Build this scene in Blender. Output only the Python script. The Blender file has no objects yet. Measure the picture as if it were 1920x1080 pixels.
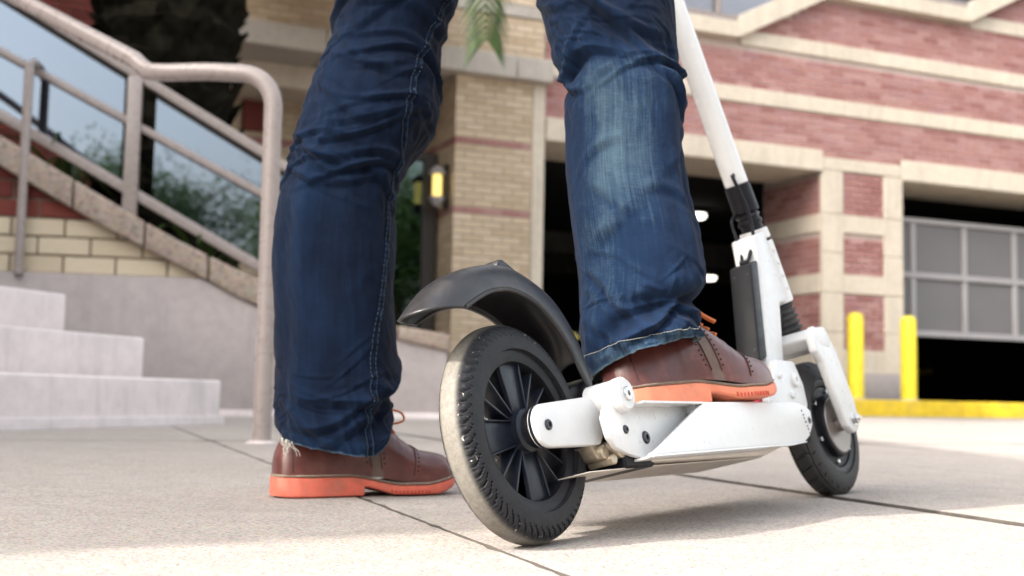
import bpy, bmesh, math, random
import numpy as np
from mathutils import Vector, Matrix, noise
R = math.radians
random.seed(7)
SC = bpy.context.scene
COL = SC.collection

# ------------------------------------------------------------------ camera, sky, sun, exposure
FPX = 2300.0
cam = bpy.data.cameras.new('camera'); camo = bpy.data.objects.new('camera', cam); COL.objects.link(camo)
cam.sensor_width = 36.0; cam.lens = FPX / 1920 * 36.0; cam.clip_start = 0.05; cam.clip_end = 2000
th = math.atan(210 / FPX); roll = 0.0195
f0 = Vector((0, math.cos(th), math.sin(th))); r0 = Vector((1, 0, 0)); u0 = r0.cross(f0)
rr = r0 * math.cos(roll) + u0 * math.sin(roll); uu = -r0 * math.sin(roll) + u0 * math.cos(roll)
M = Matrix((rr, uu, -f0)).transposed().to_4x4(); M.translation = (0, 0, 0.155)
camo.matrix_world = M
cam.dof.use_dof = True; cam.dof.focus_distance = 1.36; cam.dof.aperture_fstop = 6.3
SC.camera = camo

SUN_AZ = R(32); SUN_EL = R(34)                       # light travels towards +x +y
W = bpy.data.worlds.new('World'); SC.world = W; W.use_nodes = True
wn = W.node_tree.nodes; wl = W.node_tree.links
sky = wn.new('ShaderNodeTexSky'); sky.sky_type = 'NISHITA'; sky.sun_disc = False
sky.sun_elevation = SUN_EL; sky.sun_rotation = R(90) - (SUN_AZ + math.pi)
sky.air_density = 1.6; sky.dust_density = 7.0; sky.ozone_density = 1.0
hs = wn.new('ShaderNodeHueSaturation'); hs.inputs['Saturation'].default_value = .38       # bright milky haze
wl.new(sky.outputs[0], hs.inputs['Color']); wl.new(hs.outputs[0], wn['Background'].inputs[0]); wn['Background'].inputs[1].default_value = 0.15
sl = bpy.data.lights.new('sun', 'SUN'); sl.energy = 2.0; sl.angle = R(0.55); sl.color = (1.0, 0.95, 0.87)
slo = bpy.data.objects.new('sun', sl); COL.objects.link(slo)
sd = Vector((math.cos(SUN_AZ) * math.cos(SUN_EL), math.sin(SUN_AZ) * math.cos(SUN_EL), -math.sin(SUN_EL)))
slo.rotation_euler = sd.to_track_quat('-Z', 'Y').to_euler(); slo.location = (-8, -6, 12)
vs = SC.view_settings; vs.view_transform = 'Standard'; vs.look = 'None'; vs.exposure = 2.0; vs.gamma = 1; vs.use_curve_mapping = False

GS, GY0 = 0.0055, 1.33
def gz(y): return GS * (y - GY0)                       # the pavement falls 0.8 % towards the street

# ------------------------------------------------------------------ material helpers
def srgb(r, g, b):
    f = lambda c: (c / 12.92 if c <= .04045 else ((c + .055) / 1.055) ** 2.4)
    return (f(r / 255), f(g / 255), f(b / 255))
class NT:
    def __init__(s, name):
        s.m = bpy.data.materials.new(name); s.m.use_nodes = True; s.t = s.m.node_tree
        s.b = s.t.nodes['Principled BSDF']; s.out = s.t.nodes['Material Output']
    def n(s, typ, **kw):
        x = s.t.nodes.new(typ)
        for k, v in kw.items():
            if k.startswith('i_'):
                k = k[2:]; k = int(k) if k.isdigit() else k.replace('_', ' ')
                x.inputs[k].default_value = v
            else: setattr(x, k, v)
        return x
    def l(s, a, b): s.t.links.new(a, b)
    def noise(s, vec, scale, detail=4, rough=.6, dim='3D'):
        x = s.n('ShaderNodeTexNoise', i_Scale=scale, i_Detail=detail, i_Roughness=rough)
        if vec is not None: s.l(vec, x.inputs['Vector'])
        return x.outputs['Fac']
    def ramp(s, fac, stops):
        x = s.n('ShaderNodeValToRGB'); e = x.color_ramp.elements
        while len(e) < len(stops): e.new(.5)
        for el, (p, c) in zip(e, stops):
            el.position = p; el.color = (*c, 1) if len(c) == 3 else c
        s.l(fac, x.inputs[0]); return x.outputs[0]
    def mix(s, fac, a, b, blend='MIX'):
        x = s.n('ShaderNodeMix', data_type='RGBA', blend_type=blend)
        for sock, v in ((x.inputs[0], fac), (x.inputs[6], a), (x.inputs[7], b)):
            if hasattr(v, 'is_linked') or hasattr(v, 'links'): s.l(v, sock)
            elif isinstance(v, (int, float)): sock.default_value = v
            else: sock.default_value = (*v, 1)
        return x.outputs[2]
    def math(s, op, a, b=0.0, c=None):
        x = s.n('ShaderNodeMath', operation=op)
        for i, v in enumerate((a, b) if c is None else (a, b, c)):
            if hasattr(v, 'links'): s.l(v, x.inputs[i])
            else: x.inputs[i].default_value = v
        return x.outputs[0]
    def mapr(s, v, a, b, c, d):
        x = s.n('ShaderNodeMapRange'); s.l(v, x.inputs[0])
        for i, k in enumerate((a, b, c, d)): x.inputs[i + 1].default_value = k
        return x.outputs[0]
    def bump(s, h, strength=.3, dist=.01, nrm=None):
        x = s.n('ShaderNodeBump', i_Strength=strength, i_Distance=dist); s.l(h, x.inputs['Height'])
        if nrm is not None: s.l(nrm, x.inputs['Normal'])
        return x.outputs[0]
    def coord(s, k='Object', scale=None):
        o = s.n('ShaderNodeTexCoord').outputs[k]
        if scale:
            mp = s.n('ShaderNodeMapping'); mp.inputs['Scale'].default_value = scale; s.l(o, mp.inputs[0]); o = mp.outputs[0]
        return o
    def col(s, c):
        if hasattr(c, 'links'): s.l(c, s.b.inputs['Base Color'])
        else: s.b.inputs['Base Color'].default_value = (*c, 1)
    def set(s, **kw):
        for k, v in kw.items():
            k = k.replace('_', ' ')
            if hasattr(v, 'links'): s.l(v, s.b.inputs[k])
            else: s.b.inputs[k].default_value = v
def world_pos(t): return t.n('ShaderNodeNewGeometry').outputs['Position']

def m_plain(name, c, rough=.5, metal=0.0, var=.12, scale=30, bump=.0, bscale=200, spec=.5, dirt=0.0):
    t = NT(name); p = t.coord('Object')
    n = t.noise(p, scale, 5)
    lo = tuple(x * (1 - var) for x in c); hi = tuple(min(1, x * (1 + var)) for x in c)
    colr = t.ramp(n, [(.3, lo), (.7, hi)])
    if dirt > 0:
        d = t.mapr(t.noise(p, scale * .35, 8, .7), .52, .75, 0, dirt)
        colr = t.mix(d, colr, (.22, .18, .14))
    t.col(colr); t.set(Roughness=t.mapr(t.noise(p, scale * 2, 4), .3, .7, max(.02, rough - .08), min(1, rough + .08)), Metallic=metal)
    t.b.inputs['Specular IOR Level'].default_value = spec
    if bump > 0: t.l(t.bump(t.noise(p, bscale, 3), bump, .002), t.b.inputs['Normal'])
    return t.m

def m_concrete(name, c, speck=.0, rough=.85, fine=350, blotch=.5):
    t = NT(name); p = world_pos(t)
    big = t.noise(p, 1.3, 6, .65); mid = t.noise(p, 14, 6, .7); fin = t.noise(p, fine, 2, .5)
    c1 = tuple(x * .86 for x in c); c2 = tuple(min(1, x * 1.1) for x in c)
    colr = t.ramp(t.math('ADD', t.math('MULTIPLY', big, blotch), t.math('MULTIPLY', mid, 1 - blotch)), [(.35, c1), (.62, c2)])
    if speck > 0:
        v = t.n('ShaderNodeTexVoronoi', i_Scale=fine * .8); t.l(p, v.inputs['Vector'])
        hsv = t.n('ShaderNodeHueSaturation', i_Saturation=.35); t.l(v.outputs['Color'], hsv.inputs['Color'])
        colr = t.mix(speck, colr, hsv.outputs[0], 'OVERLAY')
        dk = t.mapr(t.noise(p, fine * .45, 2, .5), .57, .68, 0, .7)
        colr = t.mix(dk, colr, tuple(x * .42 for x in c))
        st = t.mapr(t.noise(p, 3.4, 8, .78), .55, .75, 0, .5)
        colr = t.mix(st, colr, tuple(x * .62 for x in c))
    if speck > .4:                                            # old gum spots and drips on the paving
        vo = t.n('ShaderNodeTexVoronoi', i_Scale=5.5); t.l(p, vo.inputs['Vector'])
        gs = t.mapr(t.math('ADD', vo.outputs['Distance'], t.math('MULTIPLY', t.noise(p, 60, 3), .04)), .058, .075, .5, 0)
        sepc = t.n('ShaderNodeSeparateColor'); t.l(vo.outputs['Color'], sepc.inputs[0])
        colr = t.mix(t.math('MULTIPLY', gs, t.math('GREATER_THAN', sepc.outputs[0], .66)), colr, tuple(x * .45 for x in c))
    else:                                                     # weather streaks and water marks
        sx = t.n('ShaderNodeMapping'); sx.inputs['Scale'].default_value = (9, 9, .9); t.l(p, sx.inputs[0])
        wk = t.mapr(t.noise(sx.outputs[0], 1.0, 7, .75), .50, .72, 0, .42)
        colr = t.mix(wk, colr, tuple(x * .58 for x in c))
        pk = t.mapr(t.noise(p, 55, 4, .6), .66, .72, 0, .5); colr = t.mix(pk, colr, tuple(x * .6 for x in c))
    t.col(colr); t.set(Roughness=rough)
    t.b.inputs['Specular IOR Level'].default_value = .25
    h = t.math('ADD', fin, t.math('MULTIPLY', mid, .6))
    t.l(t.bump(h, .5, .0018), t.b.inputs['Normal'])
    return t.m

def m_brick(name, cols, rough=.88):
    t = NT(name); p = world_pos(t)
    rnd = t.n('ShaderNodeObjectInfo').outputs['Random']
    at = t.n('ShaderNodeAttribute', attribute_name='tone').outputs['Fac']
    r = t.math('FRACT', t.math('ADD', rnd, at))
    k = len(cols) - 1
    c = t.ramp(r, [(i / k, q) for i, q in enumerate(cols)])
    n = t.noise(p, 35, 6, .7)
    c = t.mix(t.mapr(n, .35, .75, 0, .22), c, tuple(x * .65 for x in cols[0]))
    t.col(c); t.set(Roughness=rough); t.b.inputs['Specular IOR Level'].default_value = .2
    t.l(t.bump(t.noise(p, 120, 4), .4, .003), t.b.inputs['Normal'])
    return t.m

MT = {}
MT['pave'] = m_concrete('pavement concrete', (.280, .250, .228), speck=.42, fine=420)
MT['joint'] = m_plain('joint dirt', (.055, .047, .04), .95, var=.4)
MT['asphalt'] = m_plain('asphalt', (.055, .052, .05), .9, var=.3, scale=3, bump=.4, bscale=80)
MT['step'] = m_concrete('step concrete', (.68, .605, .59), fine=160)
MT['grey'] = m_concrete('grey render', (.40, .35, .34), fine=160)
MT['cap'] = m_concrete('cap stone', (.30, .24, .20), speck=.35, fine=90)
MT['stone'] = m_concrete('cream stone', (.62, .545, .45), fine=120)
MT['bandstone'] = m_concrete('grey band stone', (.46, .42, .375), fine=120)
MT['cream'] = m_brick('cream brick', [(.56, .44, .31), (.62, .50, .365), (.50, .385, .265), (.66, .54, .41)])
MT['creambig'] = m_brick('large cream brick', [(.58, .49, .36), (.64, .55, .41), (.53, .44, .32), (.68, .59, .45)])
MT['red'] = m_brick('red brick', [(.37, .185, .17), (.42, .225, .205), (.31, .14, .13), (.46, .27, .25), (.38, .20, .205)])
MT['darkred'] = m_brick('dark red brick', [(.17, .045, .035), (.22, .06, .05), (.14, .035, .03)])
MT['mortar'] = m_concrete('mortar', (.40, .35, .29), fine=200)
MT['mortard'] = m_concrete('brown mortar', (.21, .165, .125), fine=200)
MT['mortarp'] = m_concrete('pink mortar', (.52, .42, .38), fine=200)
MT['yellow'] = m_plain('yellow paint', (.88, .69, .03), .45, var=.12, scale=8, dirt=.4)
MT['kerby'] = m_plain('kerb yellow paint', (.62, .43, .015), .7, var=.18, scale=12, dirt=.35, bump=.3)
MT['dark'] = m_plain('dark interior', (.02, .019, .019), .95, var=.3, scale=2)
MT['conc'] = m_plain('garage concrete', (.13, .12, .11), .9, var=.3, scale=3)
MT['door'] = m_plain('grey door paint', (.15, .143, .147), .55, var=.06, scale=3)
MT['doorframe'] = m_plain('door rail paint', (.34, .325, .33), .5, var=.06, scale=3)
MT['rail'] = m_plain('taupe rail paint', (.285, .24, .225), .3, var=.06, scale=14, dirt=.03)
MT['black'] = m_plain('flat black', (.012, .012, .013), .6)
MT['frame'] = m_plain('bronze frame', (.035, .028, .024), .5)
def m_glass(name, tint, refl, gc=(.92, .95, 1)):
    t = NT(name); nt = t.t
    gl = t.n('ShaderNodeBsdfGlossy'); gl.inputs['Roughness'].default_value = .02; gl.inputs['Color'].default_value = (*gc, 1)
    tr = t.n('ShaderNodeBsdfTransparent'); tr.inputs['Color'].default_value = (*tint, 1)
    fr = t.n('ShaderNodeFresnel', i_IOR=1.5)
    fac = t.math('MAXIMUM', fr.outputs[0], refl)
    mx = t.n('ShaderNodeMixShader'); t.l(fac, mx.inputs[0]); t.l(tr.outputs[0], mx.inputs[1]); t.l(gl.outputs[0], mx.inputs[2])
    wv = t.noise(world_pos(t), 1.2, 2); t.l(t.bump(wv, .04, .05), gl.inputs['Normal'])
    t.l(mx.outputs[0], t.out.inputs[0]); return t.m
MT['glass'] = m_glass('coated glass', (.22, .25, .28), .44, (.40, .47, .58))
MT['winglass'] = m_glass('window glass', (.85, .85, .87), .10)
MT['blind'] = m_plain('pale blind', (.80, .77, .79), .8, var=.08, scale=2)
MT['glassd'] = m_glass('door glass', (.25, .3, .3), .16, (.7, .9, .9))

# scooter materials
MT['white'] = m_plain('white powder coat', (.64, .64, .64), .34, var=.035, scale=60, dirt=.05)
MT['white2'] = m_plain('white gloss tube', (.68, .68, .675), .22, var=.02, scale=40)
MT['plastic'] = m_plain('black plastic', (.008, .008, .011), .42, var=.2, scale=60, bump=.15, bscale=900, spec=.22)
MT['fender'] = m_plain('fender plastic', (.014, .0135, .0155), .36, var=.25, scale=50, bump=.12, bscale=1200, dirt=.12)
MT['spoke'] = m_plain('spoke plastic', (.010, .013, .022), .36, var=.2, scale=60, spec=.35)
MT['rubber'] = m_plain('rubber', (.03, .029, .03), .7, var=.3, scale=90, dirt=.25, bump=.2, bscale=600)
MT['tarnish'] = m_plain('tarnished steel', (.42, .36, .28), .4, metal=.8, var=.3, scale=60)
MT['steel'] = m_plain('steel', (.62, .62, .62), .25, metal=1.0, var=.1)
MT['alu'] = m_plain('brushed tray', (.62, .56, .50), .45, metal=.25, var=.1, scale=20)
MT['bolt'] = m_plain('dark bolt', (.05, .05, .06), .35, metal=.7)
MT['redp'] = m_plain('red plastic', (.55, .01, .06), .35)
MT['print'] = m_plain('dark print', (.03, .03, .035), .5)
MT['motor'] = m_plain('motor cover', (.26, .225, .21), .35, metal=.5, var=.1, scale=30)
def m_tyre():
    t = NT('tyre rubber'); p = t.coord('Object')
    w_ = t.n('ShaderNodeAttribute', attribute_name='tread').outputs['Fac']
    n = t.noise(p, 60, 6, .7); n2 = t.noise(p, 320, 3, .6)
    base = t.ramp(n, [(.3, (.008, .0084, .011)), (.75, (.022, .0215, .025))])
    dust = t.ramp(t.noise(p, 180, 4, .7), [(.3, (.12, .11, .096)), (.7, (.19, .175, .152))])
    fac = t.math('MULTIPLY', w_, t.mapr(n2, .2, .5, .8, 1.0))
    c = t.mix(fac, base, dust)
    chip = t.mapr(t.noise(p, 210, 2, .4), .70, .76, 0, 1)
    sh = t.n('ShaderNodeAttribute', attribute_name='shoulder').outputs['Fac']
    c = t.mix(t.math('MULTIPLY', chip, sh), c, (.62, .58, .52))
    t.col(c); t.set(Roughness=.6); t.b.inputs['Specular IOR Level'].default_value = .3
    t.l(t.bump(t.math('ADD', n2, n), .35, .001), t.b.inputs['Normal']); return t.m
MT['tyre'] = m_tyre()

# clothes
def m_denim(name, dark, mid, lite, fadegain):
    t = NT(name); uv = t.coord('UV')
    def mapped(sx, sy):
        mp = t.n('ShaderNodeMapping'); mp.inputs['Scale'].default_value = (sx, sy, 1); t.l(uv, mp.inputs[0]); return mp.outputs[0]
    slub = t.noise(mapped(420, 12), 1, 4, .7); slub2 = t.noise(mapped(130, 5), 1, 3, .6); weft = t.noise(mapped(60, 900), 1, 2, .6)
    blot = t.noise(mapped(9, 7), 1, 6, .65); speck = t.noise(mapped(900, 900), 1, 2)
    fade = t.n('ShaderNodeAttribute', attribute_name='fade').outputs['Fac']
    s = t.math('ADD', t.math('MULTIPLY', slub, .55), t.math('MULTIPLY', slub2, .45))
    v = t.math('ADD', t.math('MULTIPLY', fade, fadegain), t.math('ADD', t.math('MULTIPLY', t.math('SUBTRACT', s, .5), .62), t.math('MULTIPLY', t.math('SUBTRACT', blot, .5), .55)))
    v = t.math('ADD', v, t.math('MULTIPLY', t.math('SUBTRACT', weft, .5), .18))
    v = t.math('ADD', v, t.math('MULTIPLY', t.math('SUBTRACT', speck, .5), .35))
    c = t.ramp(v, [(0.0, dark), (.42, mid), (1.0, lite)])
    t.col(c); t.set(Roughness=.92); t.b.inputs['Specular IOR Level'].default_value = .12
    t.b.inputs['Sheen Weight'].default_value = .03
    wv = t.n('ShaderNodeTexWave', i_Scale=1.0, i_Distortion=.8); wv.bands_direction = 'DIAGONAL'
    t.l(mapped(330, 330), wv.inputs['Vector'])
    h = t.math('ADD', t.math('MULTIPLY', wv.outputs['Fac'], .5), t.math('ADD', slub, t.math('MULTIPLY', speck, .4)))
    b1 = t.bump(t.noise(mapped(16, 22), 1, 5, .6), .55, .006)
    t.l(t.bump(h, .38, .0007, b1), t.b.inputs['Normal']); return t.m
MT['denim'] = m_denim('indigo denim', (.0009, .0026, .0088), (.0047, .0152, .0420), (.100, .160, .188), .62)
MT['hem'] = m_plain('raw hem', (.12, .16, .165), .95, var=.5, scale=160, bump=.5, bscale=500)
MT['thread'] = m_plain('pale thread', (.42, .40, .36), .9)
MT['threadh'] = m_plain('hem thread', (.24, .24, .225), .9)
MT['threadb'] = m_plain('blue thread', (.035, .055, .085), .9)
def m_leather():
    t = NT('brown leather'); p = t.coord('Object')
    pan = t.n('ShaderNodeAttribute', attribute_name='panel').outputs['Fac']
    n = t.noise(p, 28, 6, .65); f = t.noise(p, 420, 3)
    lea = t.ramp(n, [(.25, (.055, .013, .012)), (.55, (.105, .030, .024)), (.8, (.185, .070, .056))])
    sued = t.ramp(n, [(.3, (.095, .058, .045)), (.7, (.15, .10, .082))])
    t.col(t.mix(pan, lea, sued)); t.set(Roughness=t.math('ADD', .30, t.math('MULTIPLY', pan, .4)))
    t.b.inputs['Coat Weight'].default_value = .15; t.b.inputs['Coat Roughness'].default_value = .3
    t.l(t.bump(t.math('ADD', f, t.math('MULTIPLY', n, 1.5)), .22, .0012), t.b.inputs['Normal']); return t.m
MT['leather'] = m_leather()
MT['sole'] = m_plain('coral rubber sole', (.60, .125, .08), .55, var=.2, scale=45, dirt=.45, bump=.12, bscale=400)
MT['solelit'] = m_plain('sunlit coral rubber sole', (.66, .20, .11), .55, var=.16, scale=40, dirt=.22, bump=.12, bscale=400)  # right sole: same coral rubber, strong sunlight mixed into its colour
MT['welt'] = m_plain('welt', (.20, .15, .115), .8, var=.2, scale=120, bump=.4, bscale=700)
MT['hole'] = m_plain('punched hole', (.018, .008, .007), .9)
MT['edge'] = m_plain('leather edge', (.05, .016, .013), .6)
MT['lace'] = m_plain('orange lace', (.60, .17, .055), .75, var=.15, scale=200, bump=.5, bscale=900)
MT['skin'] = m_plain('sock', (.03, .03, .035), .95)
# plants
def m_leaf(name, c1, c2, tr=.35):
    t = NT(name); p = world_pos(t)
    at = t.n('ShaderNodeAttribute', attribute_name='tone').outputs['Fac']
    v = t.math('ADD', t.math('MULTIPLY', at, .7), t.math('MULTIPLY', t.noise(p, 9, 3), .4))
    c = t.ramp(v, [(.15, c1), (.85, c2)])
    t.col(c); t.set(Roughness=.45)
    tl = t.n('ShaderNodeBsdfTranslucent'); t.l(c, tl.inputs[0])
    mx = t.n('ShaderNodeMixShader'); mx.inputs[0].default_value = tr
    t.l(t.b.outputs[0], mx.inputs[1]); t.l(tl.outputs[0], mx.inputs[2]); t.l(mx.outputs[0], t.out.inputs[0]); return t.m
MT['leaf'] = m_leaf('palm leaf', (.018, .042, .008), (.06, .10, .018))
MT['tree'] = m_leaf('tree leaf', (.03, .07, .018), (.10, .16, .04))
MT['bark'] = m_plain('dark fibrous bark', (.010, .009, .006), .95, spec=.05, var=.6, scale=14, bump=.8, bscale=60)
MT['bark2'] = m_plain('tree bark', (.09, .065, .045), .95, var=.4, scale=9, bump=.8, bscale=40)
def m_emit(name, c, s):
    t = NT(name); t.col(c); t.b.inputs['Emission Color'].default_value = (*c, 1); t.b.inputs['Emission Strength'].default_value = s; return t.m
MT['lampy'] = m_emit('warm lamp glass', (1.0, .72, .22), .3)
MT['lampw'] = m_emit('garage lamp tube', (1.0, .93, .8), 1.2)

# ------------------------------------------------------------------ object helpers
def tag(o, label=None, cat=None, group=None, kind=None):
    for k, v in (('label', label), ('category', cat), ('group', group), ('kind', kind)):
        if v: o[k] = v
    return o
def empty(name, loc=(0, 0, 0), rz=0.0, matrix=None):
    o = bpy.data.objects.new(name, None); COL.objects.link(o); o.empty_display_size = .1
    if matrix is not None: o.matrix_world = matrix
    else: o.location = loc; o.rotation_euler = (0, 0, rz)
    return o
class MB:
    """collects shapes; build() links them as ONE mesh object"""
    def __init__(s): s.v = []; s.f = []; s.attr = {}
    def add(s, V, F):
        k = len(s.v); s.v += [tuple(map(float, p)) for p in V]; s.f += [tuple(i + k for i in f) for f in F]; return s
    def bm(s, b, mat=None):
        b.verts.ensure_lookup_table(); b.verts.index_update()
        V = [(mat @ q.co) if mat else q.co for q in b.verts]
        F = [[q.index for q in f.verts] for f in b.faces]; b.free(); return s.add(V, F)
    def box(s, lo, hi, bev=0.0, seg=1, mat=None):
        b = bmesh.new(); bmesh.ops.create_cube(b, size=1)
        c = [(p + q) / 2 for p, q in zip(lo, hi)]; d = [q - p for p, q in zip(lo, hi)]
        for q in b.verts: q.co = Vector((c[0] + q.co.x * d[0], c[1] + q.co.y * d[1], c[2] + q.co.z * d[2]))
        if bev > 0: bmesh.ops.bevel(b, geom=list(b.edges), offset=bev, segments=seg, profile=.5, affect='EDGES')
        return s.bm(b, mat)
    def prism(s, poly, a0, a1, axis='y', bev=0.0, seg=2, mat=None):
        """polygon (u,v) extruded along an axis: y -> (u, a, v); z -> (u, v, a); x -> (a, u, v)"""
        f = {'y': lambda p, a: (p[0], a, p[1]), 'z': lambda p, a: (p[0], p[1], a), 'x': lambda p, a: (a, p[0], p[1])}[axis]
        b = bmesh.new(); A = [b.verts.new(f(p, a0)) for p in poly]; B = [b.verts.new(f(p, a1)) for p in poly]; n = len(poly)
        b.faces.new(A); b.faces.new(B[::-1])
        for i in range(n): b.faces.new((A[i], B[i], B[(i + 1) % n], A[(i + 1) % n]))
        bmesh.ops.recalc_face_normals(b, faces=list(b.faces))
        if bev > 0:
            ed = [e for e in b.edges if len(e.link_faces) == 2 and e.calc_face_angle(0) > .5]
            bmesh.ops.bevel(b, geom=ed, offset=bev, segments=seg, profile=.5, affect='EDGES', clamp_overlap=True)
        return s.bm(b, mat)
    def tube(s, path, rad, n=12, caps=True, flat=1.0):
        P = [Vector(p) for p in path]; m = len(P)
        if not hasattr(rad, '__len__'): rad = [rad] * m
        T = [(P[min(i + 1, m - 1)] - P[max(i - 1, 0)]).normalized() for i in range(m)]
        ref = Vector((0, 0, 1)) if abs(T[0].z) < .9 else Vector((1, 0, 0))
        u = T[0].cross(ref).normalized(); V = []; F = []
        for i in range(m):
            u = (u - T[i] * u.dot(T[i])).normalized(); w = T[i].cross(u)
            for j in range(n):
                a = 2 * math.pi * j / n; V.append(P[i] + (u * math.cos(a) + w * math.sin(a) * flat) * rad[i])
        for i in range(m - 1):
            for j in range(n):
                F.append((i * n + j, i * n + (j + 1) % n, (i + 1) * n + (j + 1) % n, (i + 1) * n + j))
        if caps: F.append(tuple(range(n))[::-1]); F.append(tuple((m - 1) * n + j for j in range(n)))
        return s.add(V, F)
    def lathe(s, prof, center, axis, n=32, caps=True):
        """prof: (radius, along-axis)"""
        ax = Vector(axis).normalized(); ref = Vector((0, 0, 1)) if abs(ax.z) < .9 else Vector((1, 0, 0))
        u = ax.cross(ref).normalized(); w = ax.cross(u); c = Vector(center); V = []; F = []; m = len(prof)
        for r_, a_ in prof:
            for j in range(n):
                t = 2 * math.pi * j / n; V.append(c + ax * a_ + (u * math.cos(t) + w * math.sin(t)) * r_)
        for i in range(m - 1):
            for j in range(n): F.append((i * n + j, i * n + (j + 1) % n, (i + 1) * n + (j + 1) % n, (i + 1) * n + j))
        if caps: F.append(tuple(range(n))[::-1]); F.append(tuple((m - 1) * n + j for j in range(n)))
        return s.add(V, F)
    def mesh(s, name, mat, smooth=40, attrs=None):
        me = bpy.data.meshes.new(name); me.from_pydata(s.v, [], s.f); me.materials.append(MT[mat] if isinstance(mat, str) else mat)
        b = bmesh.new(); b.from_mesh(me); bmesh.ops.recalc_face_normals(b, faces=list(b.faces)); b.to_mesh(me); b.free()
        if smooth:
            me.polygons.foreach_set('use_smooth', [True] * len(me.polygons)); me.set_sharp_from_angle(angle=R(smooth))
        for k, arr in (attrs or {}).items():
            a = me.attributes.new(k, 'FLOAT', 'POINT'); a.data.foreach_set('value', np.asarray(arr, 'f'))
        me.update(); return me
    def build(s, name, mat, parent=None, smooth=40, attrs=None, off=None):
        if off is not None: s.v = [(p[0] - off[0], p[1] - off[1], p[2] - off[2]) for p in s.v]
        o = bpy.data.objects.new(name, s.mesh(name, mat, smooth, attrs)); COL.objects.link(o)
        if parent is not None: o.parent = parent
        return o
def inst(name, me, parent, loc=(0, 0, 0), scale=(1, 1, 1), rot=(0, 0, 0)):
    o = bpy.data.objects.new(name, me); COL.objects.link(o); o.parent = parent; o.location = loc; o.scale = scale; o.rotation_euler = rot; return o
def spline(P, n):
    """Catmull-Rom through rows of numbers"""
    P = np.asarray(P, float); m = len(P); out = []
    for t in np.linspace(0, m - 1 - 1e-9, n):
        i = int(t); f = t - i; p0, p1, p2, p3 = P[max(i - 1, 0)], P[i], P[min(i + 1, m - 1)], P[min(i + 2, m - 1)]
        out.append(.5 * ((2 * p1) + (-p0 + p2) * f + (2 * p0 - 5 * p1 + 4 * p2 - p3) * f * f + (-p0 + 3 * p1 - 3 * p2 + p3) * f ** 3))
    return np.array(out)
def smooth(x, a, b):
    t = min(1, max(0, (x - a) / (b - a))); return t * t * (3 - 2 * t)
# ================================================================== SETTING
gr = MB().box((-300, -300, -.5), (300, 300, -.2)).build('ground', 'asphalt', smooth=0); tag(gr, kind='structure')
# --- pavement of long concrete slabs with open joints
PQ = R(20); qd = Vector((math.cos(PQ), math.sin(PQ), 0)); pd = Vector((-math.sin(PQ), math.cos(PQ), 0))
nz = Vector((0, -GS, 1)).normalized(); qx = (qd - nz * qd.dot(nz)).normalized(); py = nz.cross(qx)
PM = Matrix((qx, py, nz)).transposed().to_4x4(); PM.translation = (0, GY0, 0)
pav = MB().box((-9.3, -7.5, -.12), (10.5, 13.2, -.022)).build('sidewalk', 'joint', smooth=0); pav.matrix_world = PM
tag(pav, 'pale concrete pavement of long slabs in front of the steps and garage', kind='structure')
SLW, SLL, GAP = .773, 3.1, .007
def slab_mesh(seed):                                    # worn, slightly ragged arrises
    rg = random.Random(seed); hx, hy = SLW / 2 - GAP / 2, SLL / 2 - GAP / 2; poly = []
    j = lambda: abs(rg.gauss(0, .0011)) + (rg.random() < .06) * rg.uniform(.001, .004)
    poly += [(-hx + .05 + (2 * hx - .1) * k / 16, -hy + j()) for k in range(17)]; poly += [(hx - j(), -hy + .03 + (2 * hy - .06) * k / 110) for k in range(111)]
    poly += [(hx - .05 - (2 * hx - .1) * k / 16, hy - j()) for k in range(17)]; poly += [(-hx + j(), hy - .03 - (2 * hy - .06) * k / 110) for k in range(111)]
    n = len(poly); ins = [(x * (1 - .0016 / hx), y * (1 - .0016 / hy)) for x, y in poly]
    V = [(x, y, -.06) for x, y in poly] + [(x, y, -.003) for x, y in poly] + [(x, y, 0) for x, y in ins]
    F = [tuple(range(2 * n, 3 * n))] + [(r * n + i, r * n + (i + 1) % n, (r + 1) * n + (i + 1) % n, (r + 1) * n + i) for r in (0, 1) for i in range(n)]
    me = MB().add(V, F).mesh('slab', 'pave', 0); me.materials.append(MT['joint'])
    for f_ in me.polygons:
        if f_.normal.z < .95: f_.material_index = 1      # dirt on the joint faces
    return me
slabs = [slab_mesh(k) for k in range(4)]
for i in range(-11, 13):
    for j in range(-2, 4):
        inst('slab', slabs[(i * 3 + j) % 4], pav, (-.024 + SLW * (i + .5) + (.005 if i > 0 else 0) + (.004 if i < 0 else 0), -.5 + SLL * (j + .5), (.0025 if i > 0 else 0) + random.uniform(-.0006, .0006)))

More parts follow.
